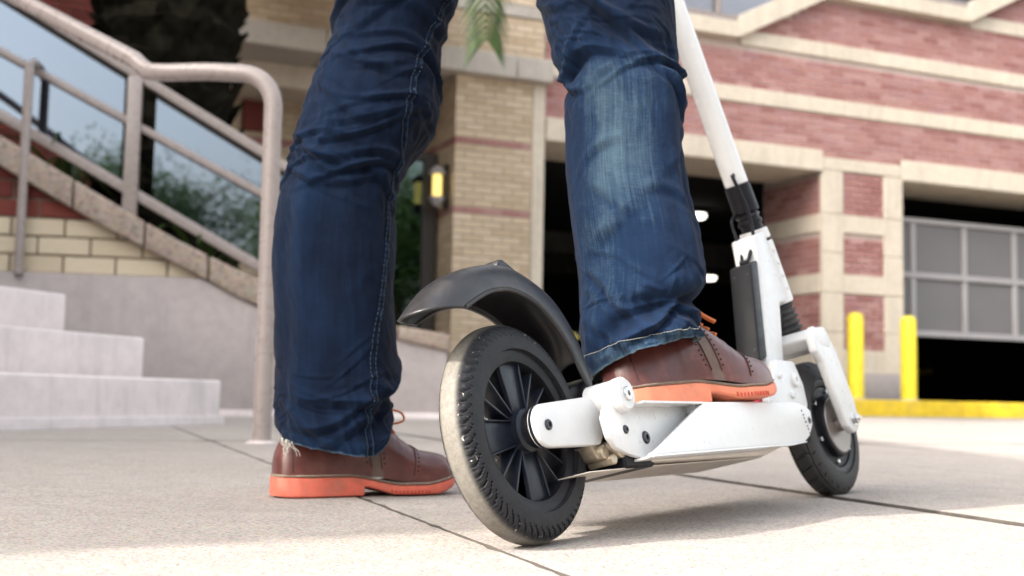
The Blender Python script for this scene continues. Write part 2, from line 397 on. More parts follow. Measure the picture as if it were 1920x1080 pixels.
# --- brick helpers: unit bricks as objects, or many joined as one part
def unit_brick(L, H, mat, D=.05, bev=.004):
    return MB().box((0, 0, 0), (L, D, H), bev, 1).mesh('brick', mat, 0)
def lay(z0, z1, x0, x1, L, H, gap, off=.5):
    out = []; k = 0; z = z0
    while z + H <= z1 + .012:
        x = x0 - (L + gap) * (off if k % 2 else 0)
        while x < x1 - .02:
            a = max(x, x0); b = min(x + L, x1)
            if b - a > .025: out.append((a, b, z))
            x += L + gap
        z += H + gap; k += 1
    return out
def brick_objs(parent, me, cells, L, y=-.008, rot=0.0, map_=None):
    for a, b, z in cells:
        loc = (a, y, z) if map_ is None else map_(a, z)
        o = inst('brick', me, parent, (loc[0], loc[1] + random.uniform(-.0025, .0015), loc[2]), ((b - a) / L, 1, 1), (0, 0, rot))
def brick_joined(parent, cells, H, mat, y=-.008, D=.05, name='brick_field', rot=None):
    n = len(cells)
    if not n: return
    A = np.array(cells); base = np.array([(0, 0, 0), (1, 0, 0), (1, 1, 0), (0, 1, 0), (0, 0, 1), (1, 0, 1), (1, 1, 1), (0, 1, 1)], float)
    jit = np.random.default_rng(n).uniform(-.0025, .0015, n)
    V = np.zeros((n, 8, 3)); V[:, :, 0] = A[:, None, 0] + base[None, :, 0] * (A[:, 1] - A[:, 0])[:, None]
    V[:, :, 1] = y + jit[:, None] + base[None, :, 1] * D; V[:, :, 2] = A[:, None, 2] + base[None, :, 2] * H
    q = np.array([(0, 1, 5, 4), (0, 4, 7, 3), (1, 2, 6, 5), (4, 5, 6, 7), (0, 3, 2, 1)])
    F = (np.arange(n)[:, None, None] * 8 + q[None]).reshape(-1, 4)
    if rot is not None: V = rot(V)
    me = bpy.data.meshes.new(name); me.from_pydata(V.reshape(-1, 3).tolist(), [], F.tolist()); me.materials.append(MT[mat])
    t = me.attributes.new('tone', 'FLOAT', 'POINT'); t.data.foreach_set('value', np.repeat(np.random.default_rng(5).random(n), 8).astype('f'))
    o = bpy.data.objects.new(name, me); COL.objects.link(o); o.parent = parent; o['kind'] = 'stuff'; return o

# --- garage building: local x runs along the facade, local y into the building
FA = R(23.3); P0 = (3.84, 13.5, 0)
gb = empty('garage_building', P0, FA); tag(gb, 'red brick garage building with cream stone bands and two dark vehicle openings', 'building')
CH, BL, BH, BG = .0677, .194, .0577, .010
core = MB()
core.box((-3.86, .0, 2.93), (9.5, .30, 7.2)); core.build('wall', 'mortarp', gb, smooth=0)
MB().box((-.50, .012, .22), (.59, 1.1, 2.94)).build('pier', 'mortarp', gb, smooth=0)
MB().box((4.6, .012, .22), (9.5, 1.1, 2.94)).build('pier', 'mortarp', gb, smooth=0)
def stone(lo, hi, name='stone_band', mat='stone', bev=.008): return MB().box(lo, hi, bev, 1).build(name, mat, gb, smooth=30)
def stone_run(x0, x1, z0, z1, y0, y1, step, name='stone_band'):
    x = x0
    while x < x1 - .02:
        b = min(x + step, x1); stone((x + .002, y0 + random.uniform(-.002, .002), z0), (b - .002, y1, z1), name); x = b
stone_run(-3.86, -.505, 2.72, 2.955, -.035, .9, 1.12, 'lintel'); stone_run(.595, 4.6, 2.715, 2.955, -.035, .9, 1.3, 'lintel')
stone((-.505, -.03, 2.745), (.595, .02, 2.885), 'stone_band')
stone_run(-3.86, 9.4, 3.37, 3.54, -.03, .05, 1.22); stone_run(-1.58, 9.4, 4.0, 4.165, -.03, .05, 1.22); stone_run(1.62, 9.4, 4.63, 4.80, -.03, .05, 1.22)
# stone frame of the pier between the openings
for z0, z1 in ((.52, .77), (1.39, 1.60), (2.06, 2.26)): stone((-.23, -.022, z0), (.335, .03, z1))
for x0, x1 in ((-.515, -.23), (.335, .60)):
    z = .52
    for h in (.44, .43, .44, .43, .485): stone((x0, -.026 + random.uniform(-.002, .002), z + .002), (x1, .03, z + h - .002), 'jamb_stone'); z += h
MB().box((-.53, -.05, .20), (.615, .05, .522), .012, 2).build('plinth', 'grey', gb)
red_me = unit_brick(BL, BH, 'red')
for z0, z1 in ((.775, 1.385), (1.605, 2.055), (2.265, 2.74)):
    brick_objs(gb, red_me, lay(z0, z1, -.225, .33, BL, BH, BG), BL)
brick_objs(gb, red_me, lay(2.89, 2.955, -.50, .59, BL, BH, BG), BL)
for z0, z1 in ((.52, .77), (1.39, 1.60), (2.06, 2.26)):                     # reveal on the inner side of the pier
    MB().box((-.524, .035, z0), (-.49, 1.09, z1), .004, 1).build('stone_band', 'stone', gb, smooth=30)
rv = [c for z0, z1 in ((.775, 1.385), (1.605, 2.055), (2.265, 2.70)) for c in lay(z0, z1, .04, 1.08, BL, BH, BG)]
def rot_rev(V):
    W_ = V.copy(); W_[:, :, 0] = -.512 + (V[:, :, 1] + .008); W_[:, :, 1] = V[:, :, 0]; return W_
brick_joined(gb, rv, BH, 'red', rot=rot_rev, name='reveal_brick_field')
# zigzag window line: everything above it is glazing
zig = [(-3.86, 4.04), (-1.66, 4.04), (-.46, 4.66), (1.54, 4.66), (2.74, 5.28), (5.0, 5.28), (6.2, 5.9), (9.4, 5.9)]
def zz(x):
    for (a, b), (c, d) in zip(zig, zig[1:]):
        if a <= x <= c: return b + (d - b) * (x - a) / (c - a)
    return 9
for (a, b), (c, d) in zip(zig, zig[1:]):
    e_ = .07 if d > b else 0
    MB().prism([(a, b), (c, d), (c, d + .17 + e_), (a, b + .17 + e_)], -.13, .1, 'y', .008, 1).build('window_sill', 'stone', gb, smooth=30)
MB().prism([(-3.86, 4.1)] + [(x, z + .1) for x, z in zig[1:]] + [(9.4, 7.2), (-3.86, 7.2)], -.045, -.03, 'y').build('window_glass', 'winglass', gb, smooth=0)
MB().prism([(-3.86, 4.1)] + [(x, z + .1) for x, z in zig[1:]] + [(9.4, 7.2), (-3.86, 7.2)], -.02, -.012, 'y').build('window_backing', 'blind', gb, smooth=0)
for x in (-3.4, -2.65, -1.89, -1.14, -.39, .36, 1.1, 1.86, 2.6, 3.4):
    MB().box((x - .03, -.086, zz(x) + .25), (x + .03, -.05, 7.2), .004, 1).build('mullion', 'rail', gb, smooth=0)
for (a, b), (c, d) in zip(zig, zig[1:]):
    MB().prism([(a, b + .175), (c, d + .175), (c, d + .245), (a, b + .245)], -.09, -.05, 'y', .004, 1).build('window_rail', 'rail', gb, smooth=0)
cells = []
for z0, z1, x0 in ((2.96, 3.365, -3.86), (3.545, 3.995, -3.86), (4.17, 4.625, -1.6), (4.805, 6.0, 1.7)):
    cells += [c for c in lay(z0, z1, x0, 9.4, BL, BH, BG) if zz((c[0] + c[1]) / 2) > c[2] + .02]
cells.sort(key=lambda c: abs((c[0] + c[1]) / 2 - .3) + 2.2 * abs(c[2] - 3.0))
brick_objs(gb, red_me, cells[:210], BL); brick_joined(gb, cells[210:], BH, 'red')
# interior
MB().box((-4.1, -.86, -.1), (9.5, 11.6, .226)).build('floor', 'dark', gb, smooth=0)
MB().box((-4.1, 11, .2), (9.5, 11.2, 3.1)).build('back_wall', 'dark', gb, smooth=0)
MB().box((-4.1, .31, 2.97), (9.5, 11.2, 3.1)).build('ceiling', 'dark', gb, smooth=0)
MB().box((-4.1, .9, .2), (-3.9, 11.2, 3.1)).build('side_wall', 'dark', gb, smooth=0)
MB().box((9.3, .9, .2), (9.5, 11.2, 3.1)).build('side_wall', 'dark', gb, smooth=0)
for x, y in ((-2.2, 7.6), (1.0, 7.6), (3.9, 7.6), (6.8, 7.6)): MB().box((x - .25, y - .25, .226), (x + .25, y + .25, 2.97), .02, 1).build('column', 'conc', gb)
for y in (7.6, 10.6): MB().box((-3.9, y - .2, 2.6), (9.3, y + .2, 2.965), .02, 1).build('ceiling_beam', 'conc', gb)
kb = MB()
for i in range(9): kb.box((-4.0 + i * 1.5 + .003, -1.02, -.1), (-4.0 + (i + 1) * 1.5 - .003, -.862, .228), .018, 3)
kerb = kb.build('kerb', 'kerby', None); kerb.location = P0; kerb.rotation_euler = (0, 0, FA); tag(kerb, 'yellow painted kerb in front of the garage', kind='structure')
# sectional door, half raised
dk = lambda s: -8.86 + (s + 8.86) * 1.032
sdoor = empty('sectional_door'); sdoor.parent = gb
MB().box((.64, .37, 1.03), (4.58, .40, 2.36)).build('door_leaf', 'door', sdoor, smooth=0)
for z0, z1 in ((.985, 1.055), (1.665, 1.735), (2.315, 2.375)): MB().box((.63, .335, z0), (4.58, .385, z1), .006, 1).build('door_rail', 'doorframe', sdoor)
for x in (1.07, 1.85, 2.64, 3.43, 4.2):
    for za, zb in ((1.057, 1.663), (1.737, 2.313)): MB().box((x - .035, .34, za), (x + .035, .385, zb), .006, 1).build('door_stile', 'doorframe', sdoor)
# garage lamps glowing deep inside
for s_, z_, d, lab in ((-2.09, 2.09, 4.2, 'upper'), (-1.94, 1.45, 8.6, 'lower')):
    k = (10.87 + d) / 10.87; x = -8.86 + (s_ + 8.86) * k; z = min(.155 + (z_ - .155) * k, 2.9)
    lp = empty('ceiling_lamp', Matrix.Translation(P0) @ Matrix.Rotation(FA, 4, 'Z') @ Vector((x, d, z)), FA)
    tag(lp, {'upper': 'upper round lamp glowing under the dark garage ceiling', 'lower': 'lower oval lamp glowing deep in the dark garage'}[lab], 'lamp', 'garage ceiling lamps')
    MB().lathe([(.0, -.02), (.10, -.02), (.125, .01), (.12, .05), (.0, .05)], (0, 0, 0), (0, 0, 1), 20, False).build('diffuser', 'lampw', lp)
    MB().lathe([(.14, .05), (.14, .075), (.03, .08), (.012, .1), (.012, max(.12, 2.97 - z))], (0, 0, 0), (0, 0, 1), 16).build('housing', 'door', lp)
# caution tape across both openings
def tape(name, pts, label):
    t = MB(); P = spline(pts, 40)
    V = []; F = []
    for i, p in enumerate(P): V += [(p[0], p[1], p[2] - .035), (p[0], p[1] + .006 * math.sin(i * .7), p[2] + .035)]
    F = [(2 * i, 2 * i + 2, 2 * i + 3, 2 * i + 1) for i in range(len(P) - 1)]
    t.add(V, F); o = t.build(name, 'tape', None); o.location = P0; o.rotation_euler = (0, 0, FA); tag(o, label, 'tape', 'caution tapes across the garage openings')
tm = NT('striped caution tape'); wv = tm.n('ShaderNodeTexWave', i_Scale=4.0); wv.bands_direction = 'DIAGONAL'; tm.l(tm.coord('Object'), wv.inputs['Vector'])
tm.col(tm.ramp(wv.outputs['Fac'], [(.45, (.55, .42, .03)), (.55, (.02, .02, .02))])); MT['tape'] = tm.m
tape('caution_tape', [(-3.86, .6, .93), (-3.5, .62, .86), (-3.2, .63, .84), (-2.9, .62, .86), (-2.63, .6, .93)], 'yellow and black tape strung across the left garage opening')
stn = empty('tape_stand', Matrix.Translation(P0) @ Matrix.Rotation(FA, 4, 'Z') @ Vector((-2.6, .6, .226)), FA); tag(stn, 'dark tape stand inside the left garage opening', 'stand')
MB().lathe([(.16, 0), (.16, .02), (.03, .04)], (0, 0, 0), (0, 0, 1), 24).build('base', 'frame', stn); MB().lathe([(.025, .04), (.025, .78), (.02, .8)], (0, 0, 0), (0, 0, 1), 16).build('post', 'frame', stn)
tape('caution_tape', [(.62, 1.2, .98), (1.5, 1.9, .82), (2.4, 2.6, .70), (3.3, 3.2, .66), (4.58, 3.9, .72)], 'dim tape strung beneath the half raised garage door')
# bollards
def bollard(s_, lab):
    b = empty('bollard', Matrix.Translation(P0) @ Matrix.Rotation(FA, 4, 'Z') @ Vector((s_, -.62, .226)), FA)
    tag(b, lab, 'bollard', 'yellow bollards guarding the garage pier')
    MB().lathe([(.0835, -.05), (.0835, .84), (.080, .865), (.066, .885), (.035, .898), (.004, .902)], (0, 0, 0), (0, 0, 1), 36).build('post', 'yellow', b)
    MB().lathe([(.11, -.03), (.11, .012), (.09, .018)], (0, 0, 0), (0, 0, 1), 28).build('base_collar', 'grey', b)
bollard(-.56, 'yellow steel bollard in front of the red brick pier panel'); bollard(.135, 'yellow steel bollard beside the half raised garage door')

# --- cream brick building left of the garage (same frontage line)
cb = empty('cream_brick_building', P0, FA); tag(cb, 'cream brick building with a stone band, corner pillar and glazed entrance', 'building')
MB().box((-4.80, .0, .1), (-4.0, 1.2, 3.28)).build('pillar', 'mortar', cb, smooth=0)
MB().box((-4.0, -.02, .1), (-3.865, .8, 3.28), .01, 1).build('jamb_stone', 'stone', cb)
cream_me = unit_brick(BL, BH, 'cream'); dred_me = unit_brick(BL, BH, 'red')
cc = lay(.24, 3.27, -4.81, -4.005, BL, BH, BG)
redz = [round(z, 4) for z in sorted({c[2] for c in cc}) if min(abs(z + .03 - t) for t in (2.63, 1.93, 1.23)) < .034]
brick_objs(cb, cream_me, [c for c in cc if round(c[2], 4) not in redz], BL); brick_objs(cb, dred_me, [c for c in cc if round(c[2], 4) in redz], BL)
side = lay(.24, 3.27, .04, .98, BL, BH, BG)
def rot_side(V):
    W_ = V.copy(); W_[:, :, 0] = -4.80 + V[:, :, 1]; W_[:, :, 1] = V[:, :, 0]; return W_
brick_joined(cb, [c for c in side if round(c[2], 4) not in redz], BH, 'cream', name='side_brick_field', rot=rot_side)
brick_joined(cb, [c for c in side if round(c[2], 4) in redz], BH, 'red', name='side_brick_field', rot=rot_side)
x = -7.08
while x < -3.86:
    MB().box((x + .002, -.14 + random.uniform(-.003, .003), 3.275), (min(x + .95, -3.83) - .002, .5, 3.50), .012, 1).build('stone_band', 'bandstone', cb); x += .95
MB().box((-7.05, .0, 3.49), (-3.87, .4, 7.0)).build('wall', 'mortar', cb, smooth=0)
brick_joined(cb, lay(3.52, 6.9, -7.05, -3.88, BL, BH, BG), BH, 'cream', name='upper_brick_field')
MB().box((-7.05, .012, 3.93), (-3.88, -.03, 4.05), .006).build('stone_band', 'bandstone', cb)
MB().box((-7.05, 1.0, .1), (-4.82, 1.3, 3.3)).build('recess_wall', 'mortar', cb, smooth=0)
rc = [c for c in lay(.24, 3.27, -7.05, -4.82, BL, BH, BG) if not (-99 < (c[0] + c[1]) / 2 < -98 and c[2] < 2.5)]
brick_joined(cb, [c for c in rc if round(c[2], 4) not in redz], BH, 'cream', y=.985, name='recess_brick_field')
brick_joined(cb, [c for c in rc if round(c[2], 4) in redz], BH, 'red', y=.985, name='recess_brick_field')
MB().box((-7.05, .40, 3.05), (-4.82, 1.0, 3.27)).build('soffit', 'stone', cb, smooth=0)
MB().box((-6.9, -3.2, 3.86), (-4.95, -.02, 4.08), .02).build('added_shade_canopy', 'stone', cb)  # unseen slab added overhead to darken the left part of the wall
gd = empty('glazed_door'); gd.parent = cb
MB().box((-5.9, .43, .2), (-4.95, .44, 2.5)).build('door_glass', 'glassd', gd, smooth=0)
MB().box((-5.9, .47, .2), (-4.82, .50, 2.5)).build('door_backing', 'dark', gd, smooth=0)
for lo, hi in (((-5.96, .39, .2), (-5.88, .48, 2.56)), ((-4.97, .39, .2), (-4.832, .48, 2.56)), ((-5.50, .40, .2), (-5.44, .465, 2.48)), ((-5.88, .39, 2.48), (-4.97, .48, 2.56)), ((-5.88, .40, .2), (-4.97, .465, .32))):
    MB().box(lo, hi, .006, 1).build('door_frame', 'frame', gd)
MB().box((-6.66, .93, 2.72), (-6.40, .975, 3.02), .006, 1).build('wall_plaque', 'plaque' if 'plaque' in MT else 'darkred', cb)
# lit wall lamp on the pillar's shaded side
wlamp = empty('wall_lamp', Matrix.Translation(P0) @ Matrix.Rotation(FA, 4, 'Z') @ Vector((-4.81, .16, 2.2)), FA)
tag(wlamp, 'lit yellow wall lantern on the shaded side of the cream brick pillar', 'lamp')
MB().box((-.03, -.06, -.22), (-.004, .06, .22), .006, 1).build('back_plate', 'frame', wlamp)
MB().lathe([(.040, -.11), (.046, -.09), (.046, .09), (.040, .11)], (-.11, 0, 0), (0, 0, 1), 24).build('lamp_glass', 'lampy', wlamp)
MB().lathe([(.08, .112), (.085, .13), (.05, .17), (.012, .20)], (-.11, 0, 0), (0, 0, 1), 24).build('lamp_cap', 'doorframe', wlamp)
MB().lathe([(.03, -.2), (.06, -.16), (.08, -.13), (.08, -.112)], (-.11, 0, 0), (0, 0, 1), 24).build('lamp_base', 'doorframe', wlamp)
MB().tube([(-.015, 0, -.14), (-.07, 0, -.15), (-.11, 0, -.15)], .012, 8).build('arm', 'frame', wlamp)
# dark red wall behind the palm
drw = empty('dark_red_brick_wall', P0, FA); tag(drw, 'dark red brick wall behind the palm trunk', 'wall')
MB().box((-13.0, .52, .0), (-7.06, .9, 7.0)).build('wall_core', 'mortard', drw, smooth=0)
brick_joined(drw, lay(.1, 6.9, -13, -7.07, BL, BH, BG), BH, 'darkred', y=.505, name='brick_field')

# --- unseen wing added out of frame on the left, shaped to shade the forecourt
WX, WY = -5.57, -2.0
wing = empty('added_shade_wing', (WX, WY, 0)); tag(wing, 'unseen brick wing added left of the steps to shade the forecourt', 'building')
wm = NT('wing brick'); bt = wm.n('ShaderNodeTexBrick', i_Scale=4.2); wm.l(wm.coord('Object'), bt.inputs['Vector'])
bt.inputs['Color1'].default_value = (.52, .42, .32, 1); bt.inputs['Color2'].default_value = (.46, .36, .27, 1); bt.inputs['Mortar'].default_value = (.5, .44, .38, 1); wm.col(bt.outputs[0]); wm.set(Roughness=.9); MT['wing'] = wm.m
MB().box((-7, 0, -.2), (0, 8.4, 5.3)).build('wall', 'wing', wing, smooth=0)
MB().box((-7, 8.4, -.2), (0, 15.5, 19)).build('tower_wall', 'wing', wing, smooth=0)
MB().box((-7.1, -.1, 5.3), (.1, 8.39, 5.55), .02).build('parapet', 'stone', wing)
MB().box((-7.1, 8.3, 19.0), (.12, 15.6, 19.35), .02).build('parapet', 'stone', wing)
for k in range(5):
    for j in range(5):
        if k > 0 and j < 3: continue
        MB().box((-.05, 1.2 + j * 2.9, 2.9 + k * 3.2), (.03, 2.8 + j * 2.9, 4.6 + k * 3.2), .01).build('window', 'glassd', wing)

# --- steps
dst = Vector((.334, .943, 0)).normalized(); nst = Vector((-.943, .334, 0)).normalized()
stairs = empty('concrete_steps', (-1.30, 5.547, .034)); tag(stairs, 'pale concrete steps climbing to the left beside the handrail', 'steps')
for k in range(9):
    E0 = Vector((-.335, -.065, 0)) * k; z0 = .183 * k; z1 = .183 * (k + 1)
    if z0 == 0: z0 = -.12
    else: z0 -= .004
    poly = [E0, E0 - dst * 4.6, E0 - dst * 4.6 + nst * (.62), E0 + nst * .62 - dst * .18]
    MB().prism([(p.x, p.y) for p in poly], z0, z1, 'z', .012, 3).build('step', 'step', stairs)
E0 = Vector((0, 0, 0)); o_ = -nst * .025
poly = [E0 + o_ - dst * .003, E0 + o_ - dst * 4.6, E0 - dst * 4.6 + nst * .1, E0 + nst * .1 - dst * .003]
MB().prism([(p.x, p.y) for p in poly], -.1, .026, 'z', .006, 2).build('plinth_strip', 'step', stairs)

# --- cheek wall with stone cap, local x along the wall
W0 = (-1.101, 7.165, 0); WA = R(10)
cw = empty('stair_side_wall', W0, WA); tag(cw, 'low wall with sloping stone cap, cream bricks above a grey rendered base', 'wall')
capT = [(-4.2, 2.915), (-1.843, 1.587), (-.914, 1.064), (-.393, .821), (.435, .575), (.735, .533)]
capB = [(-4.2, 2.74), (-1.833, 1.413), (-1.239, 1.081), (-.725, .833), (-.387, .659), (.735, .431)]
def interp(L, x):
    for (a, b), (c, d) in zip(L, L[1:]):
        if a <= x <= c: return b + (d - b) * (x - a) / (c - a)
    return L[-1][1] if x > L[-1][0] else L[0][1]
MB().prism([(-4.2, .78)] + [(x, z + .03) for x, z in capB if x < -.6] + [(-.70, .85), (-.70, .78)], .012, .34, 'y').build('wall_core', 'mortard', cw, smooth=0)
MB().prism([(-4.2, -.1), (.73, -.1), (.73, .44), (-.387, .665), (-.70, .816), (-4.2, .816)], -.05, .36, 'y', .012, 2).build('rendered_base', 'grey', cw, smooth=30)
MB().box((-4.2, -.075, -.05), (.755, -.03, .068), .008, 2).build('base_strip', 'step', cw)
def clip(poly, inside, cross):
    out = []
    for i, p in enumerate(poly):
        q = poly[(i + 1) % len(poly)]
        if inside(p): out.append(p)
        if inside(p) != inside(q): out.append(cross(p, q))
    return out
CLh, CLl, cg = .0935, .275, .012
z = .820; k = 0
while z < 2.5:
    red_ = z > 1.10
    x = -3.6 - (CLl + cg) * (.5 if k % 2 else 0) + .13
    while x < -.6:
        a, b = x, x + CLl; ln = lambda p: p[1] < interp(capB, p[0]) + .02
        def crs(p, q):
            lo_, hi_ = 0.0, 1.0
            for _ in range(24):
                m_ = (lo_ + hi_) / 2; pt = (p[0] + (q[0] - p[0]) * m_, p[1] + (q[1] - p[1]) * m_)
                if ln(pt) == ln(p): lo_ = m_
                else: hi_ = m_
            return pt
        pl = clip([(a, z), (b, z), (b, z + CLh), (a, z + CLh)], ln, crs)
        if len(pl) >= 3 and max(p[0] for p in pl) - min(p[0] for p in pl) > .03:
            yy = random.uniform(-.004, .003)
            MB().prism(pl, yy, .06, 'y', .005, 1).build('brick', 'darkred' if red_ else 'creambig', cw, smooth=0)
        x += CLl + cg
    z += CLh + cg; k += 1
xs = [-4.2, -3.7, -3.2, -2.72, -2.28, -1.843, -1.42, -1.02, -.66, -.31, .08, .43, .745]
for a, b in zip(xs, xs[1:]):
    a += .005; b -= .005; m = (a + b) / 2
    b_ = bmesh.new()
    poly = [(a, interp(capB, a)), (m, interp(capB, m)), (b, interp(capB, b)), (b, interp(capT, b)), (m, interp(capT, m)), (a, interp(capT, a))]
    mb = MB().prism(poly, -.075, .42, 'y', .014, 3)
    o = mb.build('cap_stone', 'cap', cw, smooth=60); b_.free()
# --- guard rail with glass on the cap
gr_ = empty('guard_rail', W0, WA); tag(gr_, 'taupe metal guard rail with reflective glass panels on the stone cap', 'railing')
ty = .14
rt = lambda x: 1.965 - .572 * (x + 1.03); rm = lambda x: 2.10 - .504 * (x + 1.87); rb = lambda x: 1.722 - .552 * (x + 1.85)
def bar(f, x0, x1, h, d, name):
    MB().prism([(x0, f(x0) - h / 2), (x1, f(x1) - h / 2), (x1, f(x1) + h / 2), (x0, f(x0) + h / 2)], ty - d / 2, ty + d / 2, 'y', .006, 2).build(name, 'rail', gr_)
bar(rt, -4.2, .35, .066, .06, 'top_rail'); bar(rm, -4.2, .30, .05, .035, 'mid_rail'); bar(rb, -4.2, .25, .07, .05, 'bottom_rail')
for x0, x1 in ((-4.1, -1.20), (-1.015, .22)):
    MB().prism([(x0, rb(x0) + .02), (x1, rb(x1) + .02), (x1, rt(x1) - .045), (x0, rt(x0) - .045)], ty + .022, ty + .03, 'y').build('glass_panel', 'glass', gr_, smooth=0)
    MB().prism([(x0, rt(x0) - .062), (x1, rt(x1) - .062), (x1, rt(x1) - .030), (x0, rt(x0) - .030)], ty + .008, ty + .036, 'y').build('gap_shadow', 'black', gr_, smooth=0)  # black strip stands in for the gap shadow under the top rail
for x in (-1.135, -2.75, .30):
    MB().box((x - .041, ty - .045, interp(capT, x) - .03), (x + .041, ty + .021, rt(x) - .02), .006, 2).build('post', 'rail', gr_)
MB().tube([(-1.692, -.06, .80), (-1.692, -.06, 2.0), (-1.69, .02, 2.03), (-1.69, .13, 2.04)], .026, 14).build('post', 'rail', gr_)
# --- near handrail: sloping pipe, level return and a bent-down post
hr = empty('handrail', (-.735, 3.67, gz(3.67))); tag(hr, 'thick round taupe handrail bent down to a post on the pavement', 'handrail')
path = [(-.735, 3.67, .0), (-.735, 3.67, .5), (-.737, 3.67, .93)]
for t in np.linspace(0, math.pi / 2, 9): path.append((-.737 - .105 * (1 - math.cos(t)), 3.67 + .012 * (1 - math.cos(t)), 1.03 + .105 * math.sin(t)))
path += [(-.95, 3.70, 1.143), (-1.09, 3.74, 1.148)]
for t in (0, .25, .5, .75, 1): path.append((-1.115 - .09 * t, 3.745 + .055 * t, 1.150 + .052 * t * t))
L0 = Vector(path[-1]); dr_ = Vector((-.683, .45, .395))
path += [tuple(L0 + dr_ * k) for k in (.5, 1.0, 2.0, 3.2)]
MB().tube(path, .0275, 20).build('pipe', 'rail', hr, off=hr.location)
MB().lathe([(.046, -.01), (.046, .003), (.033, .005), (.033, .008)], (0, 0, 0), (0, 0, 1), 24).build('base_flange', 'step', hr)
pe = L0 + dr_ * 2.2
MB().tube([(pe.x, pe.y, .6), (pe.x, pe.y, pe.z)], .024, 14).build('post', 'rail', hr, off=hr.location)

# --- palm behind the guard rail
PT = Vector((-2.42, 8.35, .3))
palm = empty('palm_tree', PT); tag(palm, 'palm with a dark fibrous trunk and drooping green fronds behind the guard rail', 'palm')
tv = []; n = 26; rings = 46
rng = np.random.default_rng(3)
for i in range(rings):
    z = i * .11; r_ = .40 + .05 * math.sin(i * .3) + (.05 if i % 2 else 0)
    for j in range(n):
        a = 2 * math.pi * (j + .5 * (i % 2)) / n; rr_ = r_ * (1 + .12 * rng.random() + (.1 if (j + i // 2) % 3 == 0 else 0)); tv.append((math.cos(a) * rr_, math.sin(a) * rr_, z + .03 * rng.random()))
tf = [(i * n + j, i * n + (j + 1) % n, (i + 1) * n + (j + 1) % n, (i + 1) * n + j) for i in range(rings - 1) for j in range(n)]
MB().add(tv, tf).build('trunk', 'bark', palm, smooth=0)
lb = MB()
for i in range(240):                                   # old leaf bases
    a = i * 2.39996; z = .1 + i * .0195; d = Vector((math.cos(a), math.sin(a), 0)); s_ = Vector((-d.y, d.x, 0)); c = d * .44 + Vector((0, 0, z))
    ln_ = random.uniform(.1, .2)
    lb.add([c - s_ * .07, c + s_ * .07, c + d * .10 + s_ * .035 + Vector((0, 0, ln_)), c + d * .10 - s_ * .035 + Vector((0, 0, ln_)), c + d * .02 + Vector((0, 0, ln_ * .8))], [(0, 1, 2, 3), (0, 3, 4), (1, 4, 2), (2, 4, 3)])
lbo = lb.build('leaf_bases', 'bark', palm, smooth=0); lbo['kind'] = 'stuff'
def frond(pts, name='frond', ll=.55, pairs=46):
    P = spline(pts, pairs + 4); mb = MB(); mb.tube([tuple(p) for p in P], list(np.linspace(.022, .004, len(P))), 6)
    tone = [.6] * len(mb.v)
    for i in range(4, len(P) - 1):
        t = i / len(P); tan = Vector(P[min(i + 1, len(P) - 1)] - P[i - 1]).normalized(); sd_ = tan.cross(Vector((0, 0, 1)))
        if sd_.length < .2: sd_ = Vector((1, .3, 0))
        sd_.normalize(); up = sd_.cross(tan)
        for sg in (-1, 1):
            L = ll * (.45 + .55 * math.sin(math.pi * min(1, .15 + t * .9))) * random.uniform(.85, 1.1)
            d = (sd_ * sg * .62 + tan * .62 + up * .12).normalized(); w = .014
            b = Vector(P[i]); q1 = b + d * L * .5 + Vector((0, 0, -.05 * L)); q2 = b + d * L + Vector((0, 0, -.38 * L))
            nn = d.cross(up).normalized() * w
            mb.add([b - nn * .5, b + nn * .5, q1 + nn, q1 - nn, q2, q1 + up * -.006], [(0, 1, 5), (1, 2, 5), (0, 5, 3), (3, 5, 4), (5, 2, 4)])
            tone += [random.random()] * 6
    o = mb.build(name, 'leaf', palm, smooth=0, attrs={'tone': tone})
cr = Vector((0, 0, 5.2))
frond([(0, 0, 5.0), (.6, -.3, 5.5), (1.4, -.7, 5.25), (1.95, -1.0, 4.2), (2.18, -1.15, 2.9), (2.24, -1.2, 1.98)], ll=.44, pairs=84)
for i in range(13):
    a = i * 2.39996 + .4; d = Vector((math.cos(a), math.sin(a), 0)); lift = random.uniform(.3, 1.0); L = random.uniform(1.6, 2.2)
    if -1.2 < ((a + math.pi) % (2 * math.pi)) - math.pi < .5: continue
    frond([tuple(d * .2 + Vector((0, 0, 5.0))), tuple(d * .8 * L * .5 + Vector((0, 0, 5.3 + lift * .6))), tuple(d * L * .85 + Vector((0, 0, 5.2 + lift * .4))), tuple(d * L * 1.2 + Vector((0, 0, 4.3 + lift)))], pairs=30)
# strap-leaved plants between the cap and the wall
def strap_plant(loc, n, h, lab):
    pl = empty('strap_leaf_plant', loc); tag(pl, lab, 'plant', 'strap leaved plants behind the guard rail')
    for i in range(n):
        a = random.uniform(0, 6.28); d = Vector((math.cos(a), math.sin(a), 0)); L = h * random.uniform(.7, 1.1); o_ = random.uniform(.25, .6)
        P = spline([(0, 0, 0), tuple(d * o_ * .3 * L + Vector((0, 0, L * .6))), tuple(d * o_ * L + Vector((0, 0, L * .85))), tuple(d * (o_ + .35) * L + Vector((0, 0, L * .65)))], 9)
        s_ = Vector((-d.y, d.x, 0)); V = []
        for k, p in enumerate(P):
            w = .022 * math.sin(math.pi * min(.97, .25 + .75 * k / 8)) + .002; V += [tuple(Vector(p) - s_ * w), tuple(Vector(p) + Vector((0, 0, -.006))), tuple(Vector(p) + s_ * w)]
        F = [(3 * k + j, 3 * k + j + 1, 3 * k + j + 4, 3 * k + j + 3) for k in range(8) for j in (0, 1)]
        MB().add(V, F).build('leaf', 'leaf', pl, attrs={'tone': [random.random()] * len(V)})
def wpt(s_, d, z): return Matrix.Translation(W0) @ Matrix.Rotation(WA, 4, 'Z') @ Vector((s_, d, z))
